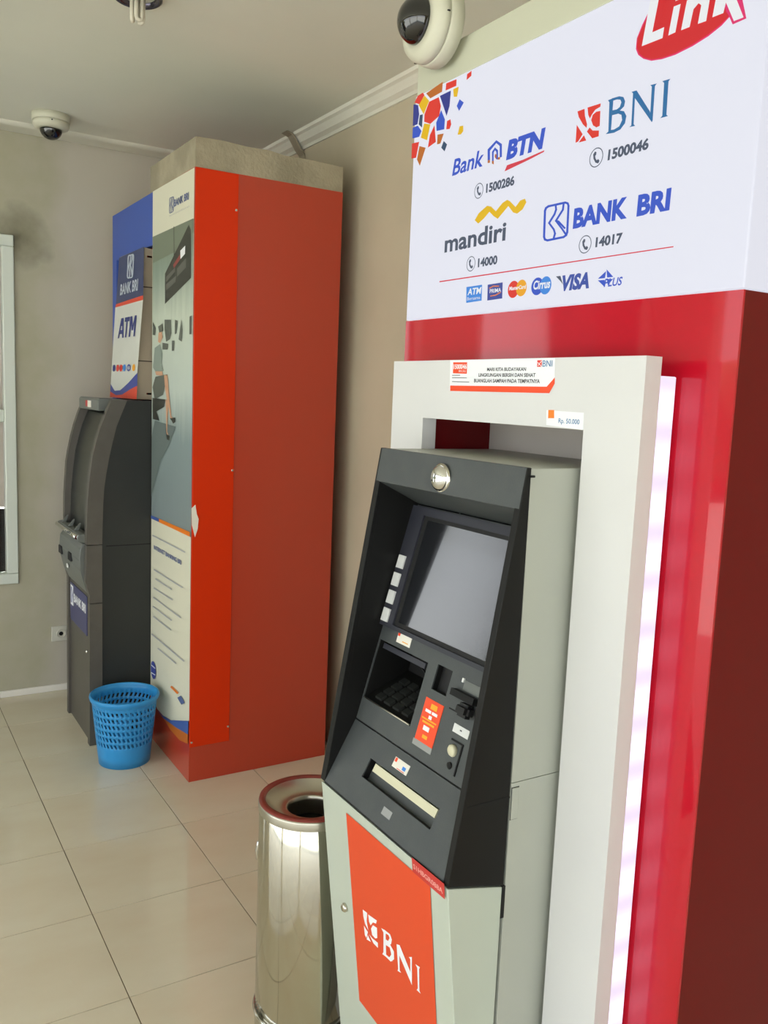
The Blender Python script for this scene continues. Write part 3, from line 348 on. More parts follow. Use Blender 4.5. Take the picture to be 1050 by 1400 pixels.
 'poster_print': [('p', 'p_cream', [(3.574, 2.2685), (3.078, 2.265), (3.0695, 0.2458), (3.2888, 0.1717), (3.3951, 0.1555), (3.4711, 0.1555), (3.574, 0.1857)]), ('p', 'ph_mid', [(3.5704, 2.0928), (3.0798, 2.092), (3.0695, 0.953), (3.5738, 0.958)]), ('p', 'p_slate', [(3.3484, 2.2058), (3.3108, 2.2044), (3.3137, 2.2069), (3.3514, 2.2084)]), ('p', 'p_slate', [(3.3186, 2.2061), (3.3103, 2.2023), (3.305, 2.203), (3.3133, 2.2068)]), ('p', 'p_slate', [(3.3132, 2.2046), (3.3111, 2.1988), (3.3037, 2.1978), (3.3058, 2.2036)]), ('p', 'p_slate', [(3.3113, 2.2003), (3.3142, 2.1582), (3.3066, 2.157), (3.3039, 2.1991)]), ('p', 'p_slate', [(3.3138, 2.1596), (3.3165, 2.154), (3.309, 2.1525), (3.3063, 2.1581)]), ('p', 'p_slate', [(3.3148, 2.1554), (3.3219, 2.1523), (3.3152, 2.1502), (3.3081, 2.1533)]), ('p', 'p_slate', [(3.3174, 2.153), (3.3532, 2.1524), (3.3495, 2.1499), (3.3137, 2.1504)]), ('p', 'p_slate', [(3.3451, 2.1509), (3.3534, 2.1545), (3.3587, 2.1536), (3.3503, 2.15)]), ('p', 'p_slate', [(3.3503, 2.1522), (3.3526, 2.1581), (3.3602, 2.159), (3.3579, 2.1531)]), ('p', 'p_slate', [(3.3523, 2.1565), (3.3514, 2.2006), (3.359, 2.2019), (3.36, 2.1577)]), ('p', 'p_slate', [(3.3517, 2.1992), (3.3491, 2.2049), (3.3567, 2.2064), (3.3593, 2.2007)]), ('p', 'p_slate', [(3.3509, 2.2035), (3.3434, 2.2063), (3.3501, 2.2086), (3.3577, 2.2057)]), ('p', 'p_slate', [(3.3369, 2.2076), (3.3356, 2.1981), (3.3288, 2.197), (3.3301, 2.2066)]), ('p', 'p_slate', [(3.3354, 2.1994), (3.3391, 2.1912), (3.3323, 2.1899), (3.3287, 2.1981)]), ('p', 'p_slate', [(3.3383, 2.1924), (3.3501, 2.1794), (3.3434, 2.1778), (3.3316, 2.1909)]), ('p', 'p_slate', [(3.3501, 2.1801), (3.3392, 2.1664), (3.3326, 2.1659), (3.3435, 2.1795)]), ('p', 'p_slate', [(3.34, 2.1679), (3.3371, 2.1594), (3.3303, 2.1586), (3.3332, 2.1671)]), ('p', 'p_slate', [(3.3371, 2.1609), (3.3406, 2.1514), (3.3338, 2.1502), (3.3303, 2.1596)]), ('p', 'p_slate', [(3.3201, 2.2054), (3.3217, 2.1951), (3.315, 2.1938), (3.3133, 2.2042)]), ('p', 'p_slate', [(3.3211, 2.1963), (3.3359, 2.1803), (3.3293, 2.1787), (3.3145, 2.1948)]), ('p', 'p_slate', [(3.336, 2.181), (3.3226, 2.1648), (3.3161, 2.1643), (3.3294, 2.1805)]), ('p', 'p_slate', [(3.3237, 2.1662), (3.3156, 2.1551), (3.309, 2.1546), (3.3171, 2.1656)]), ('p', 'p_slate', [(3.3359, 2.1803), (3.3273, 2.1767), (3.3229, 2.1776), (3.3315, 2.1811)]), ('p', 'p_slate', [(3.3305, 2.1787), (3.317, 2.1647), (3.3106, 2.1644), (3.3241, 2.1783)]), ('t', 'p_slate', 'BANK BRI', 3.2987, 3.1328, 2.1671, 0.0252, 0.03, 0.03), ('t', 'p_grey3', 'MELAYANI DENGAN SETULUS HATI', 3.356, 3.1249, 2.1387, 0.0054, 0, 0), ('p', 'ph_mesh', [(3.5681, 2.0925), (3.0799, 2.0931), (3.0783, 2.0464), (3.2574, 2.0027), (3.5664, 1.9897)]), ('p', 'ph_dark', [(3.4044, 1.9334), (3.1276, 2.0784), (3.1043, 2.0571), (3.0988, 1.8899), (3.4018, 1.8185)]), ('p', 'ph_rose', [(3.3032, 1.9564), (3.2206, 1.9872), (3.22, 1.9685), (3.2953, 1.9422)]), ('p', 'p_white', [(3.2209, 1.9985), (3.1646, 2.0103), (3.1672, 1.9812), (3.2176, 1.9682)]), ('p', 'ph_grey2', [(3.3883, 1.9201), (3.2804, 1.9446), (3.28, 1.9293), (3.3878, 1.9005)]), ('p', 'ph_grey2', [(3.2556, 1.9383), (3.155, 1.9651), (3.154, 1.9318), (3.2547, 1.9079)]), ('p', 'ph_grey2', [(3.3876, 1.8926), (3.2672, 1.9128), (3.2728, 1.8904), (3.3871, 1.8689)]), ('p', 'ph_dark', [(3.3006, 2.0958), (3.2951, 1.9835), (3.2876, 1.9827), (3.2931, 2.0947)]), ('p', 'ph_shade', [(3.5595, 1.7587), (3.5205, 1.7321), (3.5271, 1.7035), (3.5586, 1.7067)]), ('p', 'ph_shade', [(3.4044, 1.759), (3.3259, 1.7549), (3.3182, 1.7036), (3.3369, 1.6806), (3.3826, 1.6742), (3.4035, 1.7189)]), ('p', 'ph_shade', [(3.2753, 1.7523), (3.2441, 1.7468), (3.2552, 1.7011), (3.2763, 1.6981)]), ('p', 'ph_shade', [(3.2017, 1.7504), (3.1861, 1.7098), (3.1933, 1.6683), (3.2299, 1.6771)]), ('p', 'ph_shade', [(3.4294, 1.6716), (3.3561, 1.6654), (3.3621, 1.6437), (3.4288, 1.6452)]), ('p', 'ph_shade', [(3.3111, 1.6759), (3.2794, 1.6749), (3.2847, 1.6368), (3.3101, 1.6373)]), ('p', 'ph_shade', [(3.108, 1.7547), (3.0854, 1.7571), (3.0854, 1.6908), (3.1083, 1.6917)]), ('p', 'ph_shade2', [(3.525, 1.3621), (3.2517, 1.3514), (3.3431, 1.2699), (3.44, 1.2083), (3.5705, 1.0456), (3.5661, 1.298)]), ('p', 'ph_skin', [(3.4805, 1.7123), (3.4408, 1.7195), (3.4265, 1.6926), (3.4596, 1.6702), (3.4859, 1.6769)]), ('p', 'ph_shade', [(3.487, 1.7363), (3.4315, 1.7455), (3.4211, 1.7158), (3.4705, 1.7119)]), ('p', 'ph_jacket', [(3.5304, 1.6542), (3.4596, 1.6672), (3.429, 1.6281), (3.438, 1.5869), (3.408, 1.5631), (3.5079, 1.5544), (3.554, 1.5758)]), ('p', 'ph_skin', [(3.5245, 1.5605), (3.4275, 1.5602), (3.4173, 1.5425), (3.5078, 1.5453)]), ('p', 'ph_shade', [(3.5179, 1.5393), (3.3593, 1.5484), (3.3779, 1.522), (3.4157, 1.4684), (3.5266, 1.4479), (3.5589, 1.4963)]), ('p', 'ph_dark', [(3.5581, 1.4533), (3.386, 1.4513), (3.4048, 1.4211), (3.505, 1.3997), (3.4634, 1.3649), (3.5503, 1.3671)]), ('p', 'ph_skin', [(3.4037, 1.5454), (3.3593, 1.5455), (3.3383, 1.4641), (3.3081, 1.3893), (3.2744, 1.3792), (3.3172, 1.3773), (3.3507, 1.4287), (3.3868, 1.4867)]), ('p', 'ph_skin', [(3.3821, 1.4514), (3.3473, 1.4464), (3.3599, 1.3281), (3.3403, 1.3115), (3.3672, 1.3099)]), ('p', 'ph_dark', [(3.3267, 1.3798), (3.2617, 1.3855), (3.2613, 1.3682), (3.285, 1.3613), (3.3039, 1.372)]), ('p', 'ph_dark', [(3.3835, 1.3447), (3.3634, 1.3161), (3.3251, 1.3124), (3.3284, 1.2945), (3.3629, 1.2953)]), ('p', 'p_blue3', [(3.5707, 0.9659), (3.459, 0.9677), (3.4587, 0.9539), (3.5705, 0.9532)]), ('p', 'p_orange', [(3.459, 0.9677), (3.0779, 0.9718), (3.0773, 0.9543), (3.4587, 0.9539)]), ('t', 'p_slate', 'INTERNET BANKING BRI', 3.5257, 3.1737, 0.831, 0.0169, 0, 0.03), ('p', 'p_grey3', [(3.5537, 0.8821), (3.1318, 0.8843), (3.1257, 0.8893), (3.5462, 0.8877)]), ('p', 'p_grey3', [(3.528, 0.7416), (3.1575, 0.7425), (3.1502, 0.7479), (3.5192, 0.7475)]), ('p', 'p_grey3', [(3.5085, 0.7064), (3.2893, 0.7077), (3.2814, 0.7134), (3.4997, 0.7124)]), ('p', 'p_grey3', [(3.5313, 0.6625), (3.2776, 0.6678), (3.2699, 0.6735), (3.5225, 0.6686)]), ('p', 'p_grey3', [(3.5357, 0.6223), (3.1744, 0.6207), (3.1662, 0.6263), (3.5258, 0.6285)]), ('p', 'p_grey3', [(3.5421, 0.5813), (3.2867, 0.5824), (3.2779, 0.5884), (3.5322, 0.5876)]), ('p', 'p_grey3', [(3.5343, 0.5399), (3.2964, 0.5411), (3.2874, 0.5472), (3.5241, 0.5463)]), ('p', 'p_grey3', [(3.5571, 0.4581), (3.1303, 0.4606), (3.1216, 0.4666), (3.5463, 0.4648)]), ('p', 'p_grey3', [(3.4685, 0.4202), (3.2263, 0.424), (3.2172, 0.4303), (3.4581, 0.4269)]), ('e', 'p_indigo', (3.5235, 0.3112), 0.0362, 0.0378, 0), ('p', 'p_white', [(3.5571, 0.3227), (3.4989, 0.3237), (3.491, 0.3287), (3.549, 0.3278)]), ('p', 'p_white', [(3.5562, 0.2895), (3.4974, 0.295), (3.4908, 0.3), (3.5494, 0.2946)]), ('p', 'p_orange', [(3.2934, 0.3091), (3.2046, 0.3085), (3.1875, 0.3197), (3.2755, 0.3206)]), ('p', 'p_slate', [(3.2028, 0.2948), (3.1534, 0.2823), (3.1124, 0.3039), (3.1609, 0.3165)]), ('p', 'p_blue3', [(3.4707, 0.1559), (3.3966, 0.1559), (3.2861, 0.173), (3.0695, 0.2463), (3.0718, 0.1917), (3.2222, 0.1678), (3.3738, 0.1494)]), ('p', 'p_brown', [(3.3738, 0.1494), (3.2222, 0.1678), (3.0718, 0.1917), (3.0706, 0.1554), (3.1695, 0.132), (3.2851, 0.1347)])],
 'topper_print': [('p', 'p_navy2', [(4.0113, 2.0575), (3.6223, 2.0592), (3.5961, 1.8627), (4.0217, 1.855)]), ('p', 'p_topred', [(4.0219, 1.8561), (3.5963, 1.8637), (3.5942, 1.8451), (4.0298, 1.8423)]), ('p', 'p_white2', [(4.0298, 1.8423), (3.5942, 1.8451), (3.6163, 1.5482), (3.7415, 1.5087), (3.8561, 1.478), (3.9608, 1.4708), (4.0379, 1.5005)]), ('p', 'p_indigo', [(4.0385, 1.5033), (3.9614, 1.4736), (3.8665, 1.4778), (3.742, 1.5114), (3.6137, 1.5533), (3.6057, 1.4972), (3.6977, 1.4857), (3.8315, 1.4595), (3.9357, 1.4547), (4.0373, 1.4667)]), ('p', 'p_topred', [(4.0379, 1.4695), (3.9357, 1.4547), (3.8315, 1.4595), (3.6977, 1.4857), (3.6062, 1.4997), (3.604, 1.4446), (4.0391, 1.4441)]), ('p', 'p_pale', [(3.8455, 2.0467), (3.7773, 2.0433), (3.7823, 2.0484), (3.8507, 2.0519)]), ('p', 'p_pale', [(3.7952, 2.0472), (3.7797, 2.0399), (3.7657, 2.0409), (3.7811, 2.0482)]), ('p', 'p_pale', [(3.7854, 2.0442), (3.7808, 2.0336), (3.7633, 2.0319), (3.7678, 2.0425)]), ('p', 'p_pale', [(3.7815, 2.0367), (3.7811, 1.962), (3.7634, 1.9601), (3.7638, 2.0345)]), ('p', 'p_pale', [(3.7805, 1.965), (3.7847, 1.9548), (3.767, 1.9525), (3.7629, 1.9625)]), ('p', 'p_pale', [(3.7807, 1.9579), (3.7942, 1.9525), (3.7784, 1.9487), (3.765, 1.954)]), ('p', 'p_pale', [(3.7807, 1.9538), (3.8467, 1.9569), (3.8426, 1.9518), (3.7766, 1.9489)]), ('p', 'p_pale', [(3.8287, 1.9532), (3.844, 1.9604), (3.859, 1.9592), (3.8435, 1.952)]), ('p', 'p_pale', [(3.8385, 1.9562), (3.8434, 1.9669), (3.8617, 1.9683), (3.8567, 1.9575)]), ('p', 'p_pale', [(3.8426, 1.9637), (3.8459, 2.0386), (3.8642, 2.0409), (3.861, 1.9656)]), ('p', 'p_pale', [(3.8464, 2.0356), (3.8423, 2.0457), (3.8605, 2.0485), (3.8647, 2.0383)]), ('p', 'p_pale', [(3.8464, 2.0427), (3.8323, 2.0479), (3.8484, 2.0521), (3.8626, 2.0469)]), ('p', 'p_pale', [(3.8262, 2.05), (3.8228, 2.0331), (3.8067, 2.0313), (3.81, 2.0482)]), ('p', 'p_pale', [(3.8226, 2.0359), (3.8282, 2.0214), (3.812, 2.019), (3.8065, 2.0335)]), ('p', 'p_pale', [(3.8266, 2.0239), (3.846, 2.0017), (3.8299, 1.999), (3.8107, 2.0212)]), ('p', 'p_pale', [(3.8461, 2.0032), (3.8252, 1.9787), (3.8094, 1.978), (3.8302, 2.0024)]), ('p', 'p_pale', [(3.8271, 1.9817), (3.8209, 1.9665), (3.8047, 1.9652), (3.8109, 1.9804)]), ('p', 'p_pale', [(3.8211, 1.9694), (3.8262, 1.9529), (3.81, 1.9509), (3.8049, 1.9673)]), ('p', 'p_pale', [(3.7969, 2.0458), (3.7985, 2.0274), (3.7825, 2.0253), (3.7809, 2.0437)]), ('p', 'p_pale', [(3.7973, 2.0301), (3.8215, 2.0024), (3.8056, 1.9997), (3.7816, 2.0273)]), ('p', 'p_pale', [(3.8216, 2.0039), (3.7963, 1.9745), (3.7807, 1.9738), (3.8059, 2.0031)]), ('p', 'p_pale', [(3.7985, 1.9773), (3.7829, 1.9569), (3.7673, 1.9561), (3.7828, 1.9764)]), ('p', 'p_pale', [(3.822, 2.0029), (3.806, 1.996), (3.7935, 1.9972), (3.8094, 2.0041)]), ('p', 'p_pale', [(3.8119, 1.9996), (3.7865, 1.974), (3.7712, 1.9735), (3.7964, 1.999)]), ('t', 'p_pale', 'BANK BRI', 3.9549, 3.6782, 1.8913, 0.0455, 0.0, 0.03), ('p', 'p_blue2', [(3.955, 1.703), (3.9125, 1.788), (3.8927, 1.788), (3.9293, 1.703)]), ('p', 'p_blue2', [(3.8927, 1.788), (3.8729, 1.788), (3.856, 1.703), (3.8817, 1.703)]), ('p', 'p_blue2', [(3.9327, 1.72), (3.9222, 1.737), (3.8786, 1.737), (3.8733, 1.72)]), ('p', 'p_blue2', [(3.9117, 1.754), (3.9125, 1.788), (3.8729, 1.788), (3.884, 1.754)]), ('p', 'p_blue2', [(3.8487, 1.788), (3.7717, 1.788), (3.7746, 1.7693), (3.8516, 1.7693)]), ('p', 'p_blue2', [(3.8338, 1.703), (3.8236, 1.771), (3.802, 1.771), (3.8122, 1.703)]), ('p', 'p_blue2', [(3.7763, 1.703), (3.7635, 1.788), (3.7404, 1.788), (3.7532, 1.703)]), ('p', 'p_blue2', [(3.7031, 1.703), (3.6904, 1.788), (3.6673, 1.788), (3.68, 1.703)]), ('p', 'p_blue2', [(3.7539, 1.788), (3.7346, 1.788), (3.7147, 1.7285), (3.7339, 1.7285)]), ('p', 'p_blue2', [(3.6961, 1.788), (3.6769, 1.788), (3.7147, 1.7285), (3.7339, 1.7285)]), ('e', 'p_blue2', (3.9872, 1.5732), 0.0241, 0.0156, 0), ('e', 'p_red', (3.9248, 1.5733), 0.0235, 0.0154, 0), ('e', 'p_red', (3.8702, 1.5734), 0.023, 0.0152, 0), ('e', 'p_sky', (3.815, 1.5735), 0.0224, 0.015, 0), ('e', 'p_indigo', (3.7453, 1.5737), 0.0316, 0.0147, 0), ('e', 'p_amber', (3.6684, 1.5738), 0.0209, 0.0145, 0), ('t', 'p_white2', 'VISA', 3.7675, 3.7187, 1.5671, 0.0132, 0.1, 0.02)],
 'label_print': [('p', 'p_indigo', [(3.9888, 0.5897), (3.6704, 0.6051), (3.6777, 0.5227), (3.9966, 0.4928)]), ('t', 'p_white', 'BRI', 3.8827, 3.6949, 0.5396, 0.0319, 0, 0.04), ('p', 'p_white', [(3.9752, 0.5797), (3.9001, 0.5916), (3.8975, 0.5541), (3.8827, 0.5363), (3.9615, 0.5182)])]}

# ================================================================== the room
XW, YB, ZC, XL, YF = 1.72, 4.333, 2.606, -2.7, -1.9      # right wall, back wall, ceiling, left edge, front edge
GX, GY, T = .5365, 2.3771, .3922
mb = MB(); mb.box(XL, XW, YF, YB, -.12, -.003, 'grout'); floor = struct('floor', mb)
tile_meshes = []
k = 0
i0, i1 = int(math.floor((XL-GX)/T)), int(math.ceil((XW-GX)/T)); j0, j1 = int(math.floor((YF-GY)/T)), int(math.ceil((YB-GY)/T))
shared = None
for i in range(i0, i1):
    for j in range(j0, j1):
        x0, x1 = max(GX+i*T+.0013, XL), min(GX+(i+1)*T-.0013, XW); y0, y1 = max(GY+j*T+.0013, YF), min(GY+(j+1)*T-.0013, YB)
        if x1-x0 < .01 or y1-y0 < .01: continue
        whole = abs((x1-x0)-(T-.0026)) < 1e-4 and abs((y1-y0)-(T-.0026)) < 1e-4
        if whole and shared:
            o = bpy.data.objects.new('floor_tile', shared); COL.objects.link(o); o.parent = floor; o.location = (x0, y0, random.uniform(-.0004, 0))
        else:
            mb = MB(); mb.box(0, x1-x0, 0, y1-y0, -.008, 0, 'tile_glaze', .0008)
            o = mb.build('floor_tile', floor, (0, 0, 0)); o.location = (x0, y0, 0)
            if whole: shared = o.data
# ceiling, walls
mb = MB(); mb.box(XL-.3, XW+.1, YF-.3, YB+.1, ZC, ZC+.12, 'ceiling_paint'); struct('ceiling', mb)
mb = MB(); mb.box(XW, XW+.1, YF, YB+.1, -.12, ZC, 'right_wall_paint'); struct('wall_right', mb)
VX0, VX1, VZ1 = -2.65, -1.15, 2.35                  # glazed bay further left, which the screen and red laminate mirror
WX0, WX1, WZ0, WZ1 = -.75, .645, .552, 2.146            # window on the back wall
mb = MB()
mb.box(WX1, XW, YB, YB+.1, -.12, ZC, 'stained_wall_paint'); mb.box(VX1, WX0, YB, YB+.1, -.12, ZC, 'stained_wall_paint'); mb.box(XL, VX0, YB, YB+.1, -.12, ZC, 'stained_wall_paint')
mb.box(VX0, VX1, YB, YB+.1, VZ1, ZC, 'stained_wall_paint'); mb.box(VX0, VX1, YB, YB+.1, -.12, .1, 'stained_wall_paint')
mb.box(WX0, WX1, YB, YB+.1, -.12, WZ0, 'stained_wall_paint'); mb.box(WX0, WX1, YB, YB+.1, WZ1, ZC, 'stained_wall_paint')
struct('wall_back', mb)
mb = MB(); mb.box(.7, XW+.1, YF-.1, YF, -.12, ZC, 'right_wall_paint'); mb.box(XL, .7, YF-.1, YF, 2.4, ZC, 'right_wall_paint'); struct('wall_front', mb)
mb = MB(); mb.box(XL-.1, XL, YF, YB+.1, 2.35, ZC, 'right_wall_paint'); mb.box(XL-.1, XL, YB-.5, YB+.1, -.12, 2.35, 'right_wall_paint'); mb.box(XL-.1, XL, 1.25, 1.4, -.12, 2.35, 'right_wall_paint'); mb.box(XL-.1, XL, YF, YF+.15, -.12, 2.35, 'right_wall_paint'); struct('wall_left', mb)
mb = MB(); mb.box(-40, 40, -40, 40, -.3, -.13, 'concrete_ground'); struct('ground', mb)
mb = MB()
for x in (VX0, VX1-.05): mb.box(x, x+.05, YB-.01, YB+.06, .1, VZ1, 'white_aluminium', .004)
mb.box(VX0+.05, VX1-.05, YB-.01, YB+.06, .1, .16, 'white_aluminium', .004); mb.box(VX0+.05, VX1-.05, YB-.01, YB+.06, VZ1-.05, VZ1, 'white_aluminium', .004)
w2 = struct('window_2', mb)
mb = MB(); mb.box(VX0+.05, VX1-.05, YB+.02, YB+.025, .16, VZ1-.05, 'window_glass'); mb.build('pane', w2)
# cornices
mb = MB(); dp = [(0, 0), (0, -.061), (-.008, -.061), (-.012, -.05), (-.03, -.04), (-.036, -.03), (-.046, -.018), (-.058, -.012), (-.061, 0)]
mb.prism([(XW+x, ZC+z) for x, z in dp], YF, YB, 'cornice_paint'); struct('trim_1', mb)
mb = MB(); mb.box(XL, XW-.06, YB-.13, YB, ZC-.018, ZC+.02, 'cornice_paint', .015); struct('trim_2', mb)
mb = MB(); mb.box(.555, 1.72, YB-.012, YB, 0, .032, 'baseboard_white', .003); struct('baseboard_back', mb)
# window: frame, transom rail, two panes, pale curtain behind and a dark board on the sill outside
mb = MB(); fw = .05
mb.box(WX0, WX1, YB-.015, YB+.05, WZ0, WZ0+fw, 'white_aluminium', .004); mb.box(WX0, WX1, YB-.015, YB+.05, WZ1-fw, WZ1, 'white_aluminium', .004)
mb.box(WX0, WX0+fw, YB-.015, YB+.05, WZ0+fw, WZ1-fw, 'white_aluminium', .004); mb.box(WX1-fw, WX1, YB-.015, YB+.05, WZ0+fw, WZ1-fw, 'white_aluminium', .004)
win = struct('window_1', mb)
mb = MB(); mb.box(WX0+fw, WX1-fw, YB-.008, YB+.045, 1.31, 1.367, 'white_aluminium', .004); mb.build('transom_rail', win)
for z0, z1 in ((WZ0+fw, 1.31), (1.367, WZ1-fw)):
    mb = MB(); mb.box(WX0+fw, WX1-fw, YB+.018, YB+.023, z0, z1, 'window_glass'); mb.build('pane', win)
mb = MB(); nn = 40
for a in range(nn):
    xa, xb = -.7+a*1.36/nn, -.7+(a+1)*1.36/nn; ya, yb = YB+.13+.012*math.sin(a*1.4), YB+.13+.012*math.sin((a+1)*1.4)
    mb.hexa([(xa, ya, .9), (xb, yb, .9), (xb, yb+.004, .9), (xa, ya+.004, .9), (xa, ya, 2.2), (xb, yb, 2.2), (xb, yb+.004, 2.2), (xa, ya+.004, 2.2)], 'curtain_pale')
tag(mb.build('curtain', base=(-.02, YB+.13, .9)), 'pale curtain hanging behind the panes of the white framed window', 'curtain')
mb = MB(); mb.box(-.7, .64, YB+.11, YB+.125, -.13, .893, 'dark_board', .003)
tag(mb.build('board', base=(-.02, YB+.12, -.13)), 'dark board standing behind the bottom of the white framed window', 'board')

# shrubs outside the glazed bay (seen only as reflections)
mb = MB(); rnd = random.Random(3); x = -16.
while x < -1.5:
    r = rnd.uniform(.5, 1.1); hz_ = rnd.uniform(1.2, 2.6); q = [(r*math.cos(a*PI/8-PI/2)*rnd.uniform(.8, 1.15), hz_*.5*(1+math.sin(a*PI/8-PI/2))) for a in range(9)]
    q[0] = (.05, 0); q[-1] = (.02, hz_); mb.lathe((x, 11+rnd.uniform(-.4, .4), -.13), q, 'leaf_green', 14); x += r*rnd.uniform(.9, 1.5)
tag(mb.build('hedge', base=(-9, 11, -.13)), 'green hedge outside, mirrored in the red laminate of the near booth', 'hedge')

# ================================================================== BRI-side booth (far): orange red box
BX0, BX1, BY0, BY1, BZ = 1.054, 1.64, 3.069, 4.205, 2.267
YP = 3.575
bri = thing('atm_booth', (1.35, 3.64, 0), 'tall orange red booth with a poster front, standing before the far wall', 'booth')
mb = MB(); c = 'orange_red_board'
mb.box(BX0, BX1, BY0, BY0+.02, 0, BZ, c); mb.box(BX0, BX0+.018, BY0+.02, YP, 0, BZ, c); mb.box(BX0+.018, BX0+.3, YP-.018, YP, 0, BZ, 'interior_dark')
mb.box(BX0+.018, BX1, BY1-.02, BY1, 0, BZ, c); mb.box(BX1-.02, BX1, BY0+.02, BY1-.02, 0, BZ, c); mb.box(BX0+.018, BX1-.02, BY0+.02, BY1-.02, BZ-.02, BZ, c)
mb.build('booth_body', bri)
mb = MB(); mb.box(BX0, BX0+.018, YP, BY1, 2.062, BZ, 'blue_board'); mb.box(BX0, BX0+.018, BY1-.07, BY1, 0, 2.062, 'blue_board'); mb.build('header_panel', bri, label='blue header panel beside the poster')
mb = MB(); mb.box(BX0+.001, 1.214, BY0-.004, BY0, .14, BZ-.002, 'bright_orange_vinyl', .001); sp_ = mb.build('side_strip', bri, label='bright orange red vinyl strip on the side')
for x, z in ((1.206, 2.14), (1.208, 1.2), (1.208, .2), (1.062, .16)):
    mb = MB(); mb.box(x-.004, x+.004, BY0-.0065, BY0-.004, z-.004, z+.004, 'chrome', .001); mb.build('screw', bri)
mb = MB(); mb.prism([(1.052, 1.062), (1.066, 1.075), (1.072, 1.04), (1.079, 1.022), (1.076, .985), (1.066, .955), (1.058, .985), (1.054, 1.0)], BY0-.0062, BY0-.0042, 'paper_white'); mb.build('torn_sticker', bri, label='torn white sticker on the front corner')
mb = MB()
pts = [0, .1, .2, .28, .34, .42, .5, .586]
top_z = [2.368, 2.372, 2.366, 2.37, 2.361, 2.364, 2.362, 2.36]
for a in range(len(pts)-1):
    xa, xb = BX0+pts[a], BX0+pts[a+1]; ya = BY0+(.004 if a % 2 else .0); yb = BY0+(.0 if a % 2 else .004)
    mb.hexa([(xa, ya, BZ), (xb, yb, BZ), (xb, 3.61, BZ), (xa, 3.61, BZ), (xa, ya, top_z[a]), (xb, yb, top_z[a+1]), (xb, 3.61, top_z[a+1]), (xa, 3.61, top_z[a])], 'dusty_board')
mb.build('top_cover', bri, label='dusty unpainted board cover on top')
poster = print_on('poster', PRINTS['poster_print'], (BX0, 0), bri, label='white poster with a grey photo of a seated woman and small blue lettering')

# ------------------------------------------------------------------ far cash machine
fm = thing('cash_machine', (1.0, 3.8, 0), 'dark grey curved cash machine under the blue and white sign board', 'cash machine', None)
blk = [(.954, 1.44), (.93, 1.38), (.912, 1.334), (.896, 1.27), (.883, 1.212), (.871, 1.145), (.862, 1.083), (.858, 1.02), (.856, .953), (.853, .85), (.853, 0)]
trm = [(.893, 1.441), (.868, 1.38), (.846, 1.324), (.83, 1.268), (.816, 1.212), (.808, 1.15), (.802, 1.096), (.796, 1.03), (.793, .95), (.792, .853)]
FY0, FY1 = 3.581, 4.022
mb = MB()
mb.prism(blk+[(1.3, 0), (1.3, 1.44)], FY0, FY1, 'charcoal_metal'); mb.box(.87, 1.3, FY0-.0005, FY0, .842, .846, 'black_gap'); mb.build('cabinet', fm)
low1 = [(.792, .85), (.788, .70), (.803, .64), (.803, .61)]; low2 = [(.803, .607), (.801, .25), (.80, 0)]
def cheek(y0, y1):
    mb = MB()
    mb.prism(trm+[(.853, .853)]+blk[8::-1], y0, y1, 'grey_metal'); mb.prism(low1+[(.853, .61), (.853, .85)], y0, y1, 'grey_metal'); mb.prism(low2+[(.853, 0), (.853, .607)], y0, y1, 'grey_metal')
    mb.build('side_trim', fm)
cheek(FY0-.004, FY0+.032); trn = trm; trm = [(.866, 1.41), (.85, 1.369), (.834, 1.318), (.821, 1.266), (.809, 1.21), (.80, 1.156), (.791, 1.016), (.789, .91), (.791, .853)]; cheek(FY1-.03, FY1+.004); trm = trn
mb = MB(); inn = [(x+.022, z) for x, z in trm if z < 1.40]
mb.prism([(.905, 1.395)]+inn+[(.86, .853)]+[(x+.005, z) for x, z in blk[8::-1] if z < 1.4][:-1]+[(.925, 1.395)], FY0+.032, FY1-.03, 'smoked_panel'); mb.build('screen_panel', fm)
mb = MB(); mb.prism([(.860, 1.392), (.860, 1.436), (.868, 1.444), (.954, 1.44), (.935, 1.395)], FY0+.085, FY1-.005, 'slate_plastic', .002); hd = mb.build('header_band', fm)
mb = MB(); mb.box(.8585, .8602, 3.79, 3.85, 1.402, 1.43, 'paper_white'); mb.box(.858, .8602, 3.85, 3.885, 1.404, 1.43, pmat('p_tagred', False)); mb.build('sticker', hd)
mb = MB(); mb.prism([(.77, .89), (.763, .878), (.768, .862), (.80, .852), (.86, .853), (.86, .875), (.79, .893)], FY0+.034, FY1+.01, 'slate_plastic', .003); sh = mb.build('keyboard_shelf', fm)
mb = MB(); mb.tube([(.764, FY0+.045, .878), (.764, FY1+.005, .878)], .009, 'chrome'); mb.build('shelf_lip', sh, label='chrome lip of the shelf')
for y in (3.72, 3.84, 3.97):
    mb = MB(); mb.prism([(.772, .892), (.79, .893), (.80, .922), (.796, .922)], y-.006, y+.006, 'slate_plastic'); mb.build('shelf_fin', sh)
mb = MB(); mb.prism([(.79, .85), (.776, .83), (.772, .78), (.778, .735), (.792, .68), (.805, .64), (.85, .64), (.85, .85)], FY0+.045, FY1+.006, 'slate_plastic', .004); pn = mb.build('slot_panel', fm)
for y, z in ((3.995, .765), (3.80, .768)):
    mb = MB(); mb.box(.768, .776, y-.03, y+.03, z-.018, z+.018, 'rubber_black', .003); mb.build('slot', pn)
mb = MB(); mb.box(.774, .778, 3.86, 3.89, .705, .722, 'key_white', .002); mb.build('arrow_mark', pn)
mb = MB(); mb.prism([(.812, .64), (.812, 0), (.853, 0), (.853, .64)], FY0+.032, FY1-.03, 'grey_metal'); lowp = mb.build('lower_door', fm)
mb = MB(); mb.box(.8085, .812, 3.66, 3.98, .45, .62, 'plate_blue', .001); lb = mb.build('name_plate', lowp, label='blue name plate with white lettering')
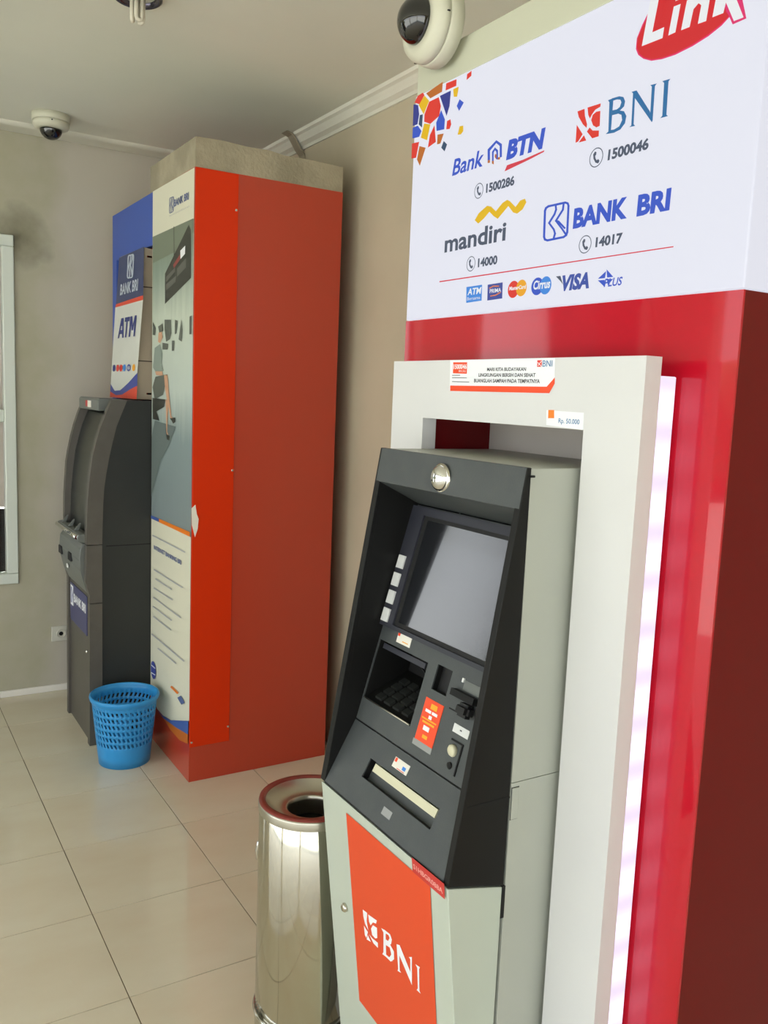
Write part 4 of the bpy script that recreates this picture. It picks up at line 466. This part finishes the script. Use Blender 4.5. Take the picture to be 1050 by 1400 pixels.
print_on('lettering', [('t', 'p_white', 'BANK BRI', 3.905, 3.675, .545, .036, 0, .04), ('p', 'p_white', [(3.97, .52), (3.97, .61), (3.915, .61), (3.915, .52)]), ('p', 'p_indigo', [(3.962, .53), (3.962, .60), (3.943, .60), (3.955, .565), (3.943, .53)]), ('p', 'p_indigo', [(3.923, .53), (3.94, .565), (3.923, .60)])], (.8085, 0), lb)
mb = MB(); mb.lathe((.806, 3.64, .39), [(.007, -.004), (.007, .004), (.004, .007)], 'chrome', 14, 'X'); mb.build('lock', lowp)
# sign board on the far machine
tp = thing('sign_board', (1.03, 3.82, 1.444), 'blue and white lettered sign board on top of the far cash machine', 'sign')
TP = (.9203, .0552); tx = lambda z: TP[0]+TP[1]*z
mb = MB(); mb.prism([(tx(1.444), 1.444), (tx(2.06), 2.06), (1.085, 2.055), (1.078, 1.444)], 3.64, 4.0, 'beige_metal', .002)
for z in (1.6, 1.9): mb.box(tx(z)+.004, 1.076, 3.6392, 3.64, z, z+.004, 'interior_dark')
mb.box(1.05, 1.07, 3.637, 3.64, 1.465, 1.472, 'chrome'); mb.box(1.05, 1.07, 3.637, 3.64, 2.02, 2.027, 'chrome')
cs = mb.build('sign_case', tp)
print_on('lettering', PRINTS['topper_print'], TP, cs, lift=.0006)

# ================================================================== near booth: red box with lit sign
AX, AY0, AY1, AZ = 1.054, .795, 1.657, 1.665
NY0, NY1, NZ = .99, 1.462, 1.472
bni = thing('atm_booth', (1.38, 1.226, 0), 'glossy red booth with a white surround, under the lit bank sign', 'booth')
mb = MB(); c = 'red_laminate'
mb.box(AX, AX+.004, AY0, NY0-.0125, 0, AZ, c); mb.box(AX, AX+.004, NY1+.0125, AY1, 0, AZ, c); mb.box(AX, AX+.004, NY0-.0125, NY1+.0125, NZ+.0125, AZ, c)
mb.build('front_panel', bni)
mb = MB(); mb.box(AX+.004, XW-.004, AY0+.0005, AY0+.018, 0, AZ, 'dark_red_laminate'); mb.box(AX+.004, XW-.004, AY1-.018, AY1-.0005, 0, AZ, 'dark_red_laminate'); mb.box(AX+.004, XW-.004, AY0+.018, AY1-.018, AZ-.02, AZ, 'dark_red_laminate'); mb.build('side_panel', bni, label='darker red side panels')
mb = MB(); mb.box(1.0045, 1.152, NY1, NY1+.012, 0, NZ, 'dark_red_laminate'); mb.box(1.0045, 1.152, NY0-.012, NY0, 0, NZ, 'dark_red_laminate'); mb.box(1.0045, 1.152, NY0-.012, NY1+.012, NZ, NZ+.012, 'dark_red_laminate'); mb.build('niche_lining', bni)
mb = MB(); mb.box(1.152, 1.165, NY0-.012, NY1+.012, 0, NZ+.012, 'niche_back'); mb.build('niche_back', bni, label='pale back of the niche above the machine')
mb = MB(); c = 'white_board'; FX0, FX1, FYa, FYb, FZ = .972, 1.0043, .884, 1.567, 1.572; OY0, OY1, OZ = 1.0, 1.45, 1.4597
fr = None
mb.box(FX0, FX1, FYa, OY0, 0, FZ, c); mb.box(FX0, FX1, OY1, FYb, 0, FZ, c); mb.box(FX0, FX1, OY0, OY1, OZ, FZ, c)
bmesh.ops.remove_doubles(mb.bm, verts=mb.bm.verts[:], dist=1e-5)
fr = mb.build('surround', bni, label='white surround board framing the machine')
print_on('notice_sticker', PRINTS['notice_sticker'], (FX0, 0), fr, label='white and orange notice sticker with black capitals')
print_on('price_sticker', PRINTS['price_sticker'], (FX0, 0), fr, label='small white sticker naming an amount')
mb = MB(); mb.box(1.007, 1.044, .889, .897, .02, 1.545, 'led_strip', .002); mb.build('light_strip', bni, label='glowing lilac white light strip')
# lit sign on the booth
sg = thing('lightbox_sign', (1.38, 1.226, AZ), 'white lit sign box with bank lettering on top of the red booth', 'sign')
SZ = 2.137
mb = MB(); mb.box(AX, XW-.004, AY0, AY1, AZ+.001, SZ, 'sign_case', .003); cs = mb.build('sign_case', sg)
for g, lab in (('mosaic_print', 'mosaic corner of red, yellow and blue chips'), ('housing_bank_print', 'blue italic bank lettering with a house mark and a phone number'), ('serif_bank_print', 'red square mark with large blue serif lettering and a phone number'),
               ('yellow_ribbon_bank_print', 'dark lettering under a yellow ribbon with a phone number'), ('people_bank_print', 'blue bold bank lettering with a phone number'), ('dividing_line_print', 'thin red dividing line'), ('card_logo_print', 'row of small card logos'), ('network_logo_print', 'white slanted lettering on a red oval')):
    if g == 'mosaic_print':
        for it in PRINTS[g]: print_on('mosaic_chip', [it], (AX, 0), sg, True)
    elif g == 'card_logo_print':
        for a, b, lab in ((0, 3, 'light blue square card logo'), (3, 9, 'indigo card logo with an orange arc'), (9, 12, 'card logo of red and amber discs'), (12, 15, 'card logo of two blue discs'), (15, 17, 'blue slanted card lettering'), (17, 22, 'blue card logo of four triangles')):
            print_on('card_logo', PRINTS[g][a:b], (AX, 0), sg, True, lab)
    elif g == 'people_bank_print':
        n_ = [q[0] for q in PRINTS[g]].index('t')
        print_on('bank_mark', PRINTS[g][:n_], (AX, 0), sg, True, 'blue rounded bank mark'); [print_on('bank_lettering', [q], (AX, 0), sg, True, 'blue bold bank lettering') for q in PRINTS[g][n_:n_+2]]; print_on('phone_number', PRINTS[g][n_+2:], (AX, 0), sg, True)
    else: print_on(g, PRINTS[g], (AX, 0), sg, True, lab)
mb = MB(); mb.box(AX+.003, XW-.07, AY0+.004, AY1, SZ+.001, 2.208, 'header_cream', .002)
tag(mb.build('header_board', base=(1.38, 1.226, SZ)), 'plain cream board lying on top of the lit sign box', 'board')

# ================================================================== near cash machine
Y0, Y1 = 1.015, 1.445
DOOR, LOW, INN, HOOD = (.8525, -.1148), (.3545, .5537), (.5812, .2919), (.643, .1664)
nm = thing('cash_machine', (1.0, 1.23, 0), 'light grey cash machine with dark fascia and orange door, set in the red booth', 'cash machine')
mb = MB(); g = 'machine_grey'
mb.box(.884, 1.148, Y0, Y0+.006, .8922, 1.398, g, .0004); mb.box(.884, 1.148, Y1-.006, Y1, .8922, 1.398, g, .0004); mb.box(.884, 1.148, Y0+.003, Y1-.003, 1.392, 1.3985, g, .001)
mb.box(.884, 1.148, Y0, Y0+.006, 0, .891, g, .0004); mb.box(.884, 1.148, Y1-.006, Y1, 0, .891, g, .0004); mb.box(.884, 1.148, Y0+.006, Y1-.006, 0, .83, g); mb.box(1.07, 1.146, Y0+.004, Y1-.004, .8, 1.39, 'black_gap'); mb.box(.89, 1.07, Y0+.003, Y0+.005, .85, .93, 'black_gap')
cab = mb.build('cabinet', nm)
for z0, z1 in ((.83, .883),):
    mb = MB(); mb.box(.8855, .899, Y0-.0022, Y0+.002, z0, z1, g, .0006); mb.box(.8845, .900, Y0-.0006, Y0+.002, z0-.0012, z1+.0012, 'black_gap'); mb.build('latch_plate', cab)
mb = MB(); mb.box(.880, .890, Y0-.004, Y0+.004, 1.385, 1.3885, 'black_plastic', .001); mb.build('hood_pin', cab)
mb = MB(); mb.prism([(DOOR[0]+DOOR[1]*.741, .741), (.8525, 0), (.878, 0), (.878, .715)], Y0, Y1, 'door_grey', .0015)
dr = mb.build('lower_door', nm)
mb = MB(); mb.box(.8775, .8845, Y0-.0005, Y0+.02, .66, .716, 'black_gap'); mb.build('hinge_gap', dr)
print_on('door_print', PRINTS['door_print'], DOOR, dr, label='orange door panel with white serif lettering', lift=.0012)
print_on('name_tag', PRINTS['red_name_tag'], DOOR, dr, label='small red tag with pale lettering', lift=.0032)
mb = MB(); lx = DOOR[0]+DOOR[1]*.502; mb.lathe((lx, 1.378, .502), [(.009, -.002), (.009, .005), (.006, .008), (.001, .008)], 'steel', 16, 'X'); mb.build('lock', dr)
# fascia: black side cheeks, hood, lower face, tilted operating panel
ch = [(.876, 1.40), (.767, .745), (.88, .717), (.884, 1.40)]
for y0, y1 in ((Y0-.001, Y0+.013), (Y1-.013, Y1+.004)):
    mb = MB(); mb.prism(ch, y0, y1, 'black_plastic', .0015); ck = mb.build('side_cheek', nm, label='black side cheek of the fascia')
    if y0 < Y0:
        q = MB(); q.box(.795, .881, y0-.0004, y0, .868, .871, 'black_gap'); q.build('seam', ck)
    y0, y1 = (Y0+.0065, Y0+.0133) if y0 < Y0 else (Y1-.0133, Y1-.0065)
    mb = MB(); mb.prism([(.884, 1.39), (.80, .87), (1.06, .87), (1.06, 1.39)], y0, y1, 'black_plastic'); mb.build('inner_lining', ck)
ya, yb = Y0+.013, Y1-.013
mb = MB(); hz = 1.336
mb.prism([(HOOD[0]+HOOD[1]*1.4, 1.4), (HOOD[0]+HOOD[1]*hz, hz), (INN[0]+INN[1]*1.285+.004, 1.289), (.975, 1.30), (.975, 1.34), (.884, 1.4)], ya-.0125, yb+.0125, 'dark_plastic', .001); hood = mb.build('hood', nm)
mb = MB(); mc = onp(HOOD, 1.2305, 1.362, 0); mb.lathe((mc[0]+.003, mc[1], mc[2]), [(.0265, 0), (.0265, .005), (.0235, .007), (.0225, .007)]+[(.0224*math.sin(a*PI/36)+1e-4, .007+.015*(math.cos(a*PI/36)-math.cos(PI*17/36))) for a in range(17, -1, -1)], ['steel']*3+['chrome']*18, 32, 'X'); mb.build('round_mirror', hood, label='round bulging chrome mirror')
mb = MB(); mb.hexa([onp((.5812+.008, .2919), y, z, d) for d in (-.02, .0) for y, z in ((1.285, 1.296), (1.345, 1.30), (1.345, 1.309), (1.285, 1.309))], 'black_gap'); mb.build('camera_slot', hood)
# operating panel with openings for keypad and receipt
def holed(mb, pl, y0, y1, z0, z1, holes, th, m):
    """front sheet with rectangular holes (non-overlapping in Z bands)"""
    zs = sorted({z0, z1}|{h[2] for h in holes}|{h[3] for h in holes})
    for za, zb in zip(zs, zs[1:]):
        cut = sorted([(h[0], h[1]) for h in holes if h[2] < (za+zb)/2 < h[3]]); y = y0
        for a, b in cut: mb.plate(pl, y, a, za, zb, 0, th, m); y = b
        mb.plate(pl, y, y1, za, zb, 0, th, m)
KP = (1.258, 1.429, .907, 1.022); RC = (1.184, 1.229, .984, 1.028)
mb = MB(); holed(mb, INN, ya, yb, .8655, 1.288, [KP, RC], .003, 'dark_plastic'); op = mb.build('operating_panel', nm)
mb = MB(); mb.plate(INN, ya, yb, .8655, 1.288, .0900, .0930, 'black_gap'); mb.build('panel_backing', op)
mb = MB()
mb.plate(INN, RC[0], RC[1], RC[2], RC[3], .014, .016, 'rubber_black')
for a, b, z0, z1 in ((RC[0]-.002, RC[0], RC[2], RC[3]), (RC[1], RC[1]+.002, RC[2], RC[3]), (RC[0], RC[1], RC[2]-.002, RC[2]), (RC[0], RC[1], RC[3], RC[3]+.002)): mb.plate(INN, a, b, z0, z1, .003, .016, 'black_plastic')
mb.build('receipt_recess', op)
mb = MB()
for a, b, z0, z1 in ((KP[0]-.002, KP[0], KP[2], KP[3]), (KP[1], KP[1]+.002, KP[2], KP[3]), (KP[0], KP[1], KP[3], KP[3]+.002)): mb.plate(INN, a, b, z0, z1, .003, .088, 'black_plastic')
pf = onp(INN, 0, KP[2], .004); pb = onp(INN, 0, .972, .088)
mb.hexa([(pf[0], KP[0], pf[2]-.004), (pf[0], KP[1], pf[2]-.004), (pb[0], KP[1], pb[2]-.004), (pb[0], KP[0], pb[2]-.004), (pf[0], KP[0], pf[2]), (pf[0], KP[1], pf[2]), (pb[0], KP[1], pb[2]), (pb[0], KP[0], pb[2])], 'black_plastic')
kp = mb.build('keypad_recess', op)
dx, dz = (pb[0]-pf[0]), (pb[2]-pf[2]); L_ = math.hypot(dx, dz)
keym = None
for r in range(4):
    for q in range(4):
        yk = KP[1]-.022-q*.032; t0, t1 = (.012+r*.019)/L_, (.012+r*.019+.014)/L_
        mb = MB(); e = .0045
        xa_, za_ = pf[0]+dx*t0, pf[2]+dz*t0; xb_, zb_ = pf[0]+dx*t1, pf[2]+dz*t1
        mb.hexa([(xa_, yk-.023, za_), (xa_, yk, za_), (xb_, yk, zb_), (xb_, yk-.023, zb_), (xa_, yk-.022, za_+e), (xa_, yk-.001, za_+e), (xb_, yk-.001, zb_+e), (xb_, yk-.022, zb_+e)], 'key_metal')
        mb.build('key', kp)
mb = MB(); arc = []
for a in range(13):
    t = a/12; yy = KP[1]-.008-t*(KP[1]-KP[0]-.016); dd = .034+.02*math.sin(t*PI*.9)*.5; arc.append(onp(INN, yy, 1.006-.012*t*t-.036*max(0, t-.5)**1.5*2, dd))
mb.tube(arc, .0022, 'black_plastic', 6)
mb.build('privacy_shield', kp)
mb = MB(); mb.plate(INN, KP[0]+.012, KP[1]-.012, 1.008, 1.018, .0045, .006, 'bezel_plastic'); mb.build('keypad_lintel', kp)
mb = MB(); p1 = onp(INN, 0, KP[2]+.001, .001); mb.tube([(p1[0], KP[0]+.004, p1[2]), (p1[0], KP[1]-.004, p1[2])], .0016, 'steel_satin', 6); mb.build('keypad_edge', kp)
# screen in its bezel
mb = MB(); sy0, sy1, sz0, sz1 = 1.078, 1.387, 1.058, 1.270
for a, b, z0, z1 in ((ya, sy0, 1.05, 1.285), (sy1, yb-.0005, 1.05, 1.285), (sy0, sy1, sz1, 1.285), (sy0, sy1, 1.05, sz0)): mb.plate(INN, a, b, z0, z1, -.010, .0, 'bezel_plastic')
bz = mb.build('bezel', op)
mb = MB(); mb.plate(INN, sy0, sy1, sz0, sz1, -.0045, -.0002, 'screen_glass'); mb.plate(INN, sy0, sy0+.006, sz0, sz1, -.006, -.0045, 'rubber_black'); mb.plate(INN, sy1-.011, sy1, sz0, sz1, -.006, -.0045, 'rubber_black')
mb.plate(INN, sy0+.006, sy1-.011, sz0, sz0+.008, -.006, -.0045, 'rubber_black'); mb.plate(INN, sy0+.006, sy1-.011, sz1-.007, sz1, -.006, -.0045, 'rubber_black'); mb.build('screen', op, label='dark glossy screen reflecting the daylight')
for q in range(4):
    zc = 1.1745-q*.0345; mb = MB(); mb.plate(INN, 1.4045, 1.4265, zc-.0125, zc+.0125, -.0135, -.010, 'key_white'); mb.build('function_key', bz)
def plate_part(name, parent, pl, y0, y1, z0, z1, m, d=-.001, label=None):
    mb = MB(); mb.plate(pl, y0, y1, z0, z1, d, .0005, m); return mb.build(name, parent, label=label)
st = plate_part('card_sticker', op, INN, 1.325, 1.372, 1.0308, 1.0495, 'paper_white', label='small pale sticker under the screen')
mb = MB(); mb.plate(INN, 1.364, 1.371, 1.043, 1.0485, -.0014, -.0011, pmat('p_orange2', False)); mb.plate(INN, 1.332, 1.352, 1.035, 1.0365, -.0014, -.0011, pmat('p_amber', False)); mb.build('print', st)
st = plate_part('warning_sticker', op, INN, 1.180, 1.2345, .8945, .968, pmat('p_orange2', False), label='orange sticker beside the keypad')
mb = MB(); R_ = lambda y0, y1, z0, z1, m: mb.plate(INN, y0, y1, z0, z1, -.0014, -.0011, pmat(m, False))
R_(1.195, 1.214, .953, .962, 'p_amber'); R_(1.19, 1.206, .945, .950, 'p_white'); R_(1.209, 1.226, .945, .950, 'p_white'); R_(1.203, 1.212, .936, .942, 'p_white'); R_(1.19, 1.226, .9265, .930, 'p_amber'); R_(1.201, 1.219, .915, .923, 'p_white'); R_(1.2, 1.215, .902, .908, 'p_amber'); R_(1.186, 1.23, .9325, .935, 'p_amber'); mb.build('print', st)
plate_part('sticker_tab', op, INN, 1.180, 1.238, .884, .8944, 'clear_tab', -.0008)
mb = MB(); mb.plate(INN, 1.146, 1.151, 1.019, 1.026, -.003, .0005, 'key_white'); mb.build('indicator_light', op)
plate_part('reader_plate', op, INN, 1.098, 1.145, 1.008, 1.024, 'slate_plastic', -.001)
mb = MB(); p_ = onp(INN, 0, 1.0, 0)
mb.plate(INN, 1.098, 1.162, .994, 1.005, -.012, .0005, 'black_plastic'); mb.build('reader_hood', op)
plate_part('card_slot', op, INN, 1.128, 1.166, .9692, .9712, 'black_gap', -.0008)
mb = MB(); mb.plate(INN, 1.096, 1.130, .970, .992, -.022, .0005, 'rubber_black'); bmesh.ops.bevel(mb.bm, geom=mb.bm.edges[:], offset=.006, segments=2, affect='EDGES'); mb.build('card_reader', op, label='black bulging card reader mouth')
st = plate_part('reader_label', op, INN, 1.098, 1.141, .939, .953, 'key_white')
mb = MB(); mb.plate(INN, 1.117, 1.122, .9455, .9475, -.0014, -.0011, pmat('p_ink', False)); mb.build('print', st)
mb = MB(); mb.plate(INN, 1.1045, 1.136, .926, .9285, -.002, .0005, 'black_gap'); mb.plate(INN, 1.1035, 1.1065, .876, .9285, -.002, .0005, 'black_gap'); mb.build('lock_flap', op)
mb = MB(); pc = onp(INN, 1.1255, .9116, 0); mb.lathe((pc[0]+.002, pc[1], pc[2]), [(.0105, 0), (.0105, .006), (.008, .009), (.001, .009)], 'ivory', 20, 'X'); mb.build('round_button', op, label='ivory round button')
mb = MB(); pc = onp(INN, 1.1235, .887, 0); mb.lathe((pc[0]+.002, pc[1], pc[2]), [(.006, 0), (.006, .0045), (.001, .0045)], 'black_gap', 14, 'X'); mb.build('keyhole', op)
mb = MB(); mb.hexa([(INN[0]+INN[1]*.8655+.001, ya, .8625), (INN[0]+INN[1]*.8655+.001, yb, .8625), (.86, yb, .8625), (.86, ya, .8625), (INN[0]+INN[1]*.8655+.001, ya, .867), (INN[0]+INN[1]*.8655+.001, yb, .867), (.86, yb, .867), (.86, ya, .867)], 'black_gap'); mb.build('panel_groove', op)
BR_ = (1.106, 1.333, .7915, .824)
mb = MB(); holed(mb, LOW, ya, yb, .7465, .863, [BR_], .003, 'dark_plastic'); lf = mb.build('lower_fascia', nm)
mb = MB(); mb.prism([(LOW[0]+LOW[1]*.7465, .7465), (.767, .7445), (.88, .7185), (.88, .7215)], ya, yb, 'black_plastic'); mb.build('fascia_underside', lf)
mb = MB(); mb.plate(LOW, BR_[0], BR_[1], BR_[2], BR_[3], .016, .018, 'dark_plastic')
for a, b, z0, z1 in ((BR_[0]-.002, BR_[0], BR_[2], BR_[3]), (BR_[1], BR_[1]+.002, BR_[2], BR_[3]), (BR_[0], BR_[1], BR_[2]-.002, BR_[2]), (BR_[0], BR_[1], BR_[3], BR_[3]+.002)): mb.plate(LOW, a, b, z0, z1, .003, .018, 'black_plastic')
bd = mb.build('cash_recess', lf)
mb = MB(); mb.plate(LOW, 1.110, 1.313, .8085, .8215, .001, .016, 'ivory'); mb.build('cash_shutter', bd, label='cream cash shutter')
st = plate_part('card_sticker', lf, LOW, 1.219, 1.2665, .834, .850, 'paper_white', label='white sticker above the cash slot')
mb = MB(); mb.plate(LOW, 1.258, 1.2645, .843, .8493, -.0014, -.0011, pmat('p_orange2', False)); mb.plate(LOW, 1.226, 1.236, .838, .8435, -.0014, -.0011, pmat('p_sky', False)); mb.plate(LOW, 1.226, 1.25, .835, .836, -.0014, -.0011, pmat('p_red', False)); mb.build('print', st)
plate_part('grey_label', lf, LOW, 1.2075, 1.2355, .765, .777, 'clear_tab')

# ================================================================== bins
bn = thing('ash_bin', (.83, 1.61, 0), 'tall polished steel ash bin with a round hole in its top', 'bin')
R = .112; H = .62
mb = MB(); mb.lathe((.83, 1.61, 0), [(R-.002, .002), (R-.002, .05), (R, .052), (R, H-.022), (R-.001, H-.02)], 'steel', 64, caps=False); mb.build('body', bn)
mb = MB(); mb.lathe((.83, 1.61, 0), [(R+.0015, H-.02), (R+.0022, H-.004), (R+.001, H), (R-.003, H)], 'steel_satin', 64, caps=False); col = mb.build('collar', bn)
mb = MB(); mb.lathe((.83, 1.61, 0), [(R+.0012, H-.003), (R, H+.0035), (R-.013, H+.004), (R-.0145, H-.002)], 'rim_red', 64, caps=False); mb.build('rim', bn, label='brownish red rim ring')
mb = MB(); mb.lathe((.83, 1.61, 0), [(R-.014, H+.0005), (R-.021, H-.006), (.075, H-.016), (.057, H-.020), (.0535, H-.0185), (.051, H-.0205), (.0505, H-.030), (.0505, H-.07)], 'steel_satin', 64, caps=False); mb.build('top_dish', bn, label='dished steel top')
mb = MB(); mb.lathe((.83, 1.61, 0), [(.05, H-.06), (.05, H-.16), (.0005, H-.16)], 'black_gap', 48, caps=False); mb.build('inner_bucket', bn)
mb = MB(); hx = .83-R*.86; hy = 1.61+R*.5
for s_ in (-1,):
    mb.tube([(hx+.006, hy, .515), (hx, hy+.002, .512), (hx-.003, hy+.002, .495), (hx-.001, hy+.002, .475), (hx+.006, hy, .47)], .0045, 'chrome')
mb.build('handle', bn)
mb = MB(); mb.tube([(.83+(R+.002)*math.cos(2*PI*k/48), 1.61+(R+.002)*math.sin(2*PI*k/48), .135) for k in range(49)], .0035, 'chrome', 8); mb.build('band', bn)

# blue waste basket with real holes
bc = (.893, 3.383)
bk = thing('waste_basket', (bc[0], bc[1], 0), 'light blue perforated plastic waste basket beside the poster', 'basket')
mb = MB(); HB = .275; rr = lambda z: .10+(.128-.10)*(z/HB)
N_ = 84
zl = [0, .045, .079]+[v for i in range(6) for v in (.088+.027*i, .104+.027*i)]+[.258, HB]
holes_rows = {3, 5, 7, 9, 11, 13}
rings = []
for z in zl:
    sh_ = z*3.2
    rings.append([mb.bm.verts.new((bc[0]+rr(z)*math.cos(2*PI*k/N_-sh_), bc[1]+rr(z)*math.sin(2*PI*k/N_-sh_), z)) for k in range(N_)])
fs = []
for i in range(len(zl)-1):
    for k in range(N_):
        if i in holes_rows and k % 2 == (i//2) % 2: continue
        fs.append(mb.bm.faces.new((rings[i][k], rings[i][(k+1) % N_], rings[i+1][(k+1) % N_], rings[i+1][k])))
fs.append(mb.bm.faces.new(rings[0][::-1]))
mb._tag(fs, 'basket_blue', True)
body = mb.build('body', bk)
so = body.modifiers.new('thick', 'SOLIDIFY'); so.thickness = .0022; so.offset = -1
mb = MB(); mb.lathe((bc[0], bc[1], 0), [(rr(.25)+.001, .252), (.133, .262), (.136, .272), (.134, .279), (.129, .280), (.1255, .276), (.1255, .262)], 'basket_blue', 64, caps=False); mb.build('rim', bk)

# ================================================================== cameras, lamp, socket, strap
def dome(cx, cy, cz, axis, label, R=.0765):
    t = thing('dome_camera', (cx, cy, cz), label, 'camera')
    s = -1 if axis == 'Z' else 1
    P = lambda q: [(r*R/.0765, h*s*R/.0765) for r, h in q]
    mb = MB(); mb.lathe((cx, cy, cz), P([(.0765, 0), (.0765, .026), (.0745, .030)]), 'dome_shell', 48, axis); mb.build('base', t)
    mb = MB(); mb.lathe((cx, cy, cz), P([(.074, .0305), (.0735, .043), (.069, .052), (.058, .058), (.046, .061), (.044, .058)]), 'dome_shell', 48, axis); cl = mb.build('collar', t)
    for k in range(3):
        mb = MB(); a = 2*PI*k/3+(.4 if axis == 'Z' else PI)
        if axis == 'Z': mb.lathe((cx+.0735*math.cos(a), cy+.0735*math.sin(a), cz-.037), [(.003, -.002), (.003, .002)], 'black_gap', 8)
        else: mb.lathe((cx-.037, cy+.0735*math.cos(a), cz+.0735*math.sin(a)), [(.0035, -.001), (.0035, .001)], 'black_gap', 8, 'Z')
        mb.build('screw', cl)
    mb = MB(); prof = [(.045*math.cos(a*PI/2/10), .058+.042*math.sin(a*PI/2/10)) for a in range(11)]; prof[-1] = (.0004, .1)
    mb.lathe((cx, cy, cz), P(prof), 'smoked_dome', 40, axis); mb.build('dome', t, label='smoked black dome')
    return t
dome(.752, 4.012, ZC, 'Z', 'white dome camera with black dome on the ceiling near the far wall')
dn = dome(1.04, 1.545, 2.236, 'X', 'large white dome camera at the top edge of the lit sign')
mb = MB(); mb.box(1.04, 1.056, 1.52, 1.57, 2.19, 2.27, 'dome_shell', .003); mb.build('mounting_plate', dn)
lp = thing('ceiling_lamp', (.739, 2.666, ZC), 'ceiling lamp with bare tubes in a dark metal ring', 'lamp')
mb = MB(); mb.lathe((.739, 2.666, ZC), [(.048, -.001), (.05, -.010), (.064, -.012), (.070, -.008), (.070, 0)], 'lamp_ring', 40, caps=False); mb.build('ring', lp)
for k in range(3):
    a = 2*PI*k/3+.6; ca, sa = math.cos(a), math.sin(a); px, py = .739+.014*ca, 2.666+.014*sa; tx_, ty_ = -sa*.009, ca*.009
    mb = MB(); mb.tube([(px+tx_, py+ty_, ZC-.002), (px+tx_, py+ty_, ZC-.060), (px+tx_*.7, py+ty_*.7, ZC-.067), (px, py, ZC-.070), (px-tx_*.7, py-ty_*.7, ZC-.067), (px-tx_, py-ty_, ZC-.060), (px-tx_, py-ty_, ZC-.002)], .006, 'tube_white'); mb.build('tube', lp)
sk = thing('power_socket', (.828, YB, .287), 'white power socket low on the stained far wall', 'socket')
mb = MB(); mb.box(.790, .868, YB-.010, YB, .25, .325, 'socket_white', .003); pl_ = mb.build('plate', sk)
mb = MB()
for k in range(24):
    a0, a1 = 2*PI*k/24, 2*PI*(k+1)/24; q = lambda r, a, y: (.834+r*math.cos(a), y, .287+r*math.sin(a))
    mb.hexa([q(.018, a0, YB-.016), q(.022, a0, YB-.016), q(.022, a1, YB-.016), q(.018, a1, YB-.016), q(.018, a0, YB-.010), q(.022, a0, YB-.010), q(.022, a1, YB-.010), q(.018, a1, YB-.010)], 'socket_white')
    mb.face([q(.010, a0, YB-.0105), q(.010, a1, YB-.0105), (.834, YB-.0105, .287)], 'black_plastic')
mb.build('outlet', sk)
mb = MB(); sx_ = [(1.625, ZC-.002), (1.655, ZC-.012), (1.672, ZC-.035), (1.69, ZC-.062), (1.712, ZC-.085), (1.716, ZC-.12)]
mb.prism(sx_+[(x+.004, z+.004) for x, z in sx_[::-1]], 3.57, 3.62, 'strap_metal')
tag(mb.build('metal_strap', base=(1.66, 3.6, ZC-.06)), 'bent metal strap over the cornice behind the orange red booth', 'strap')
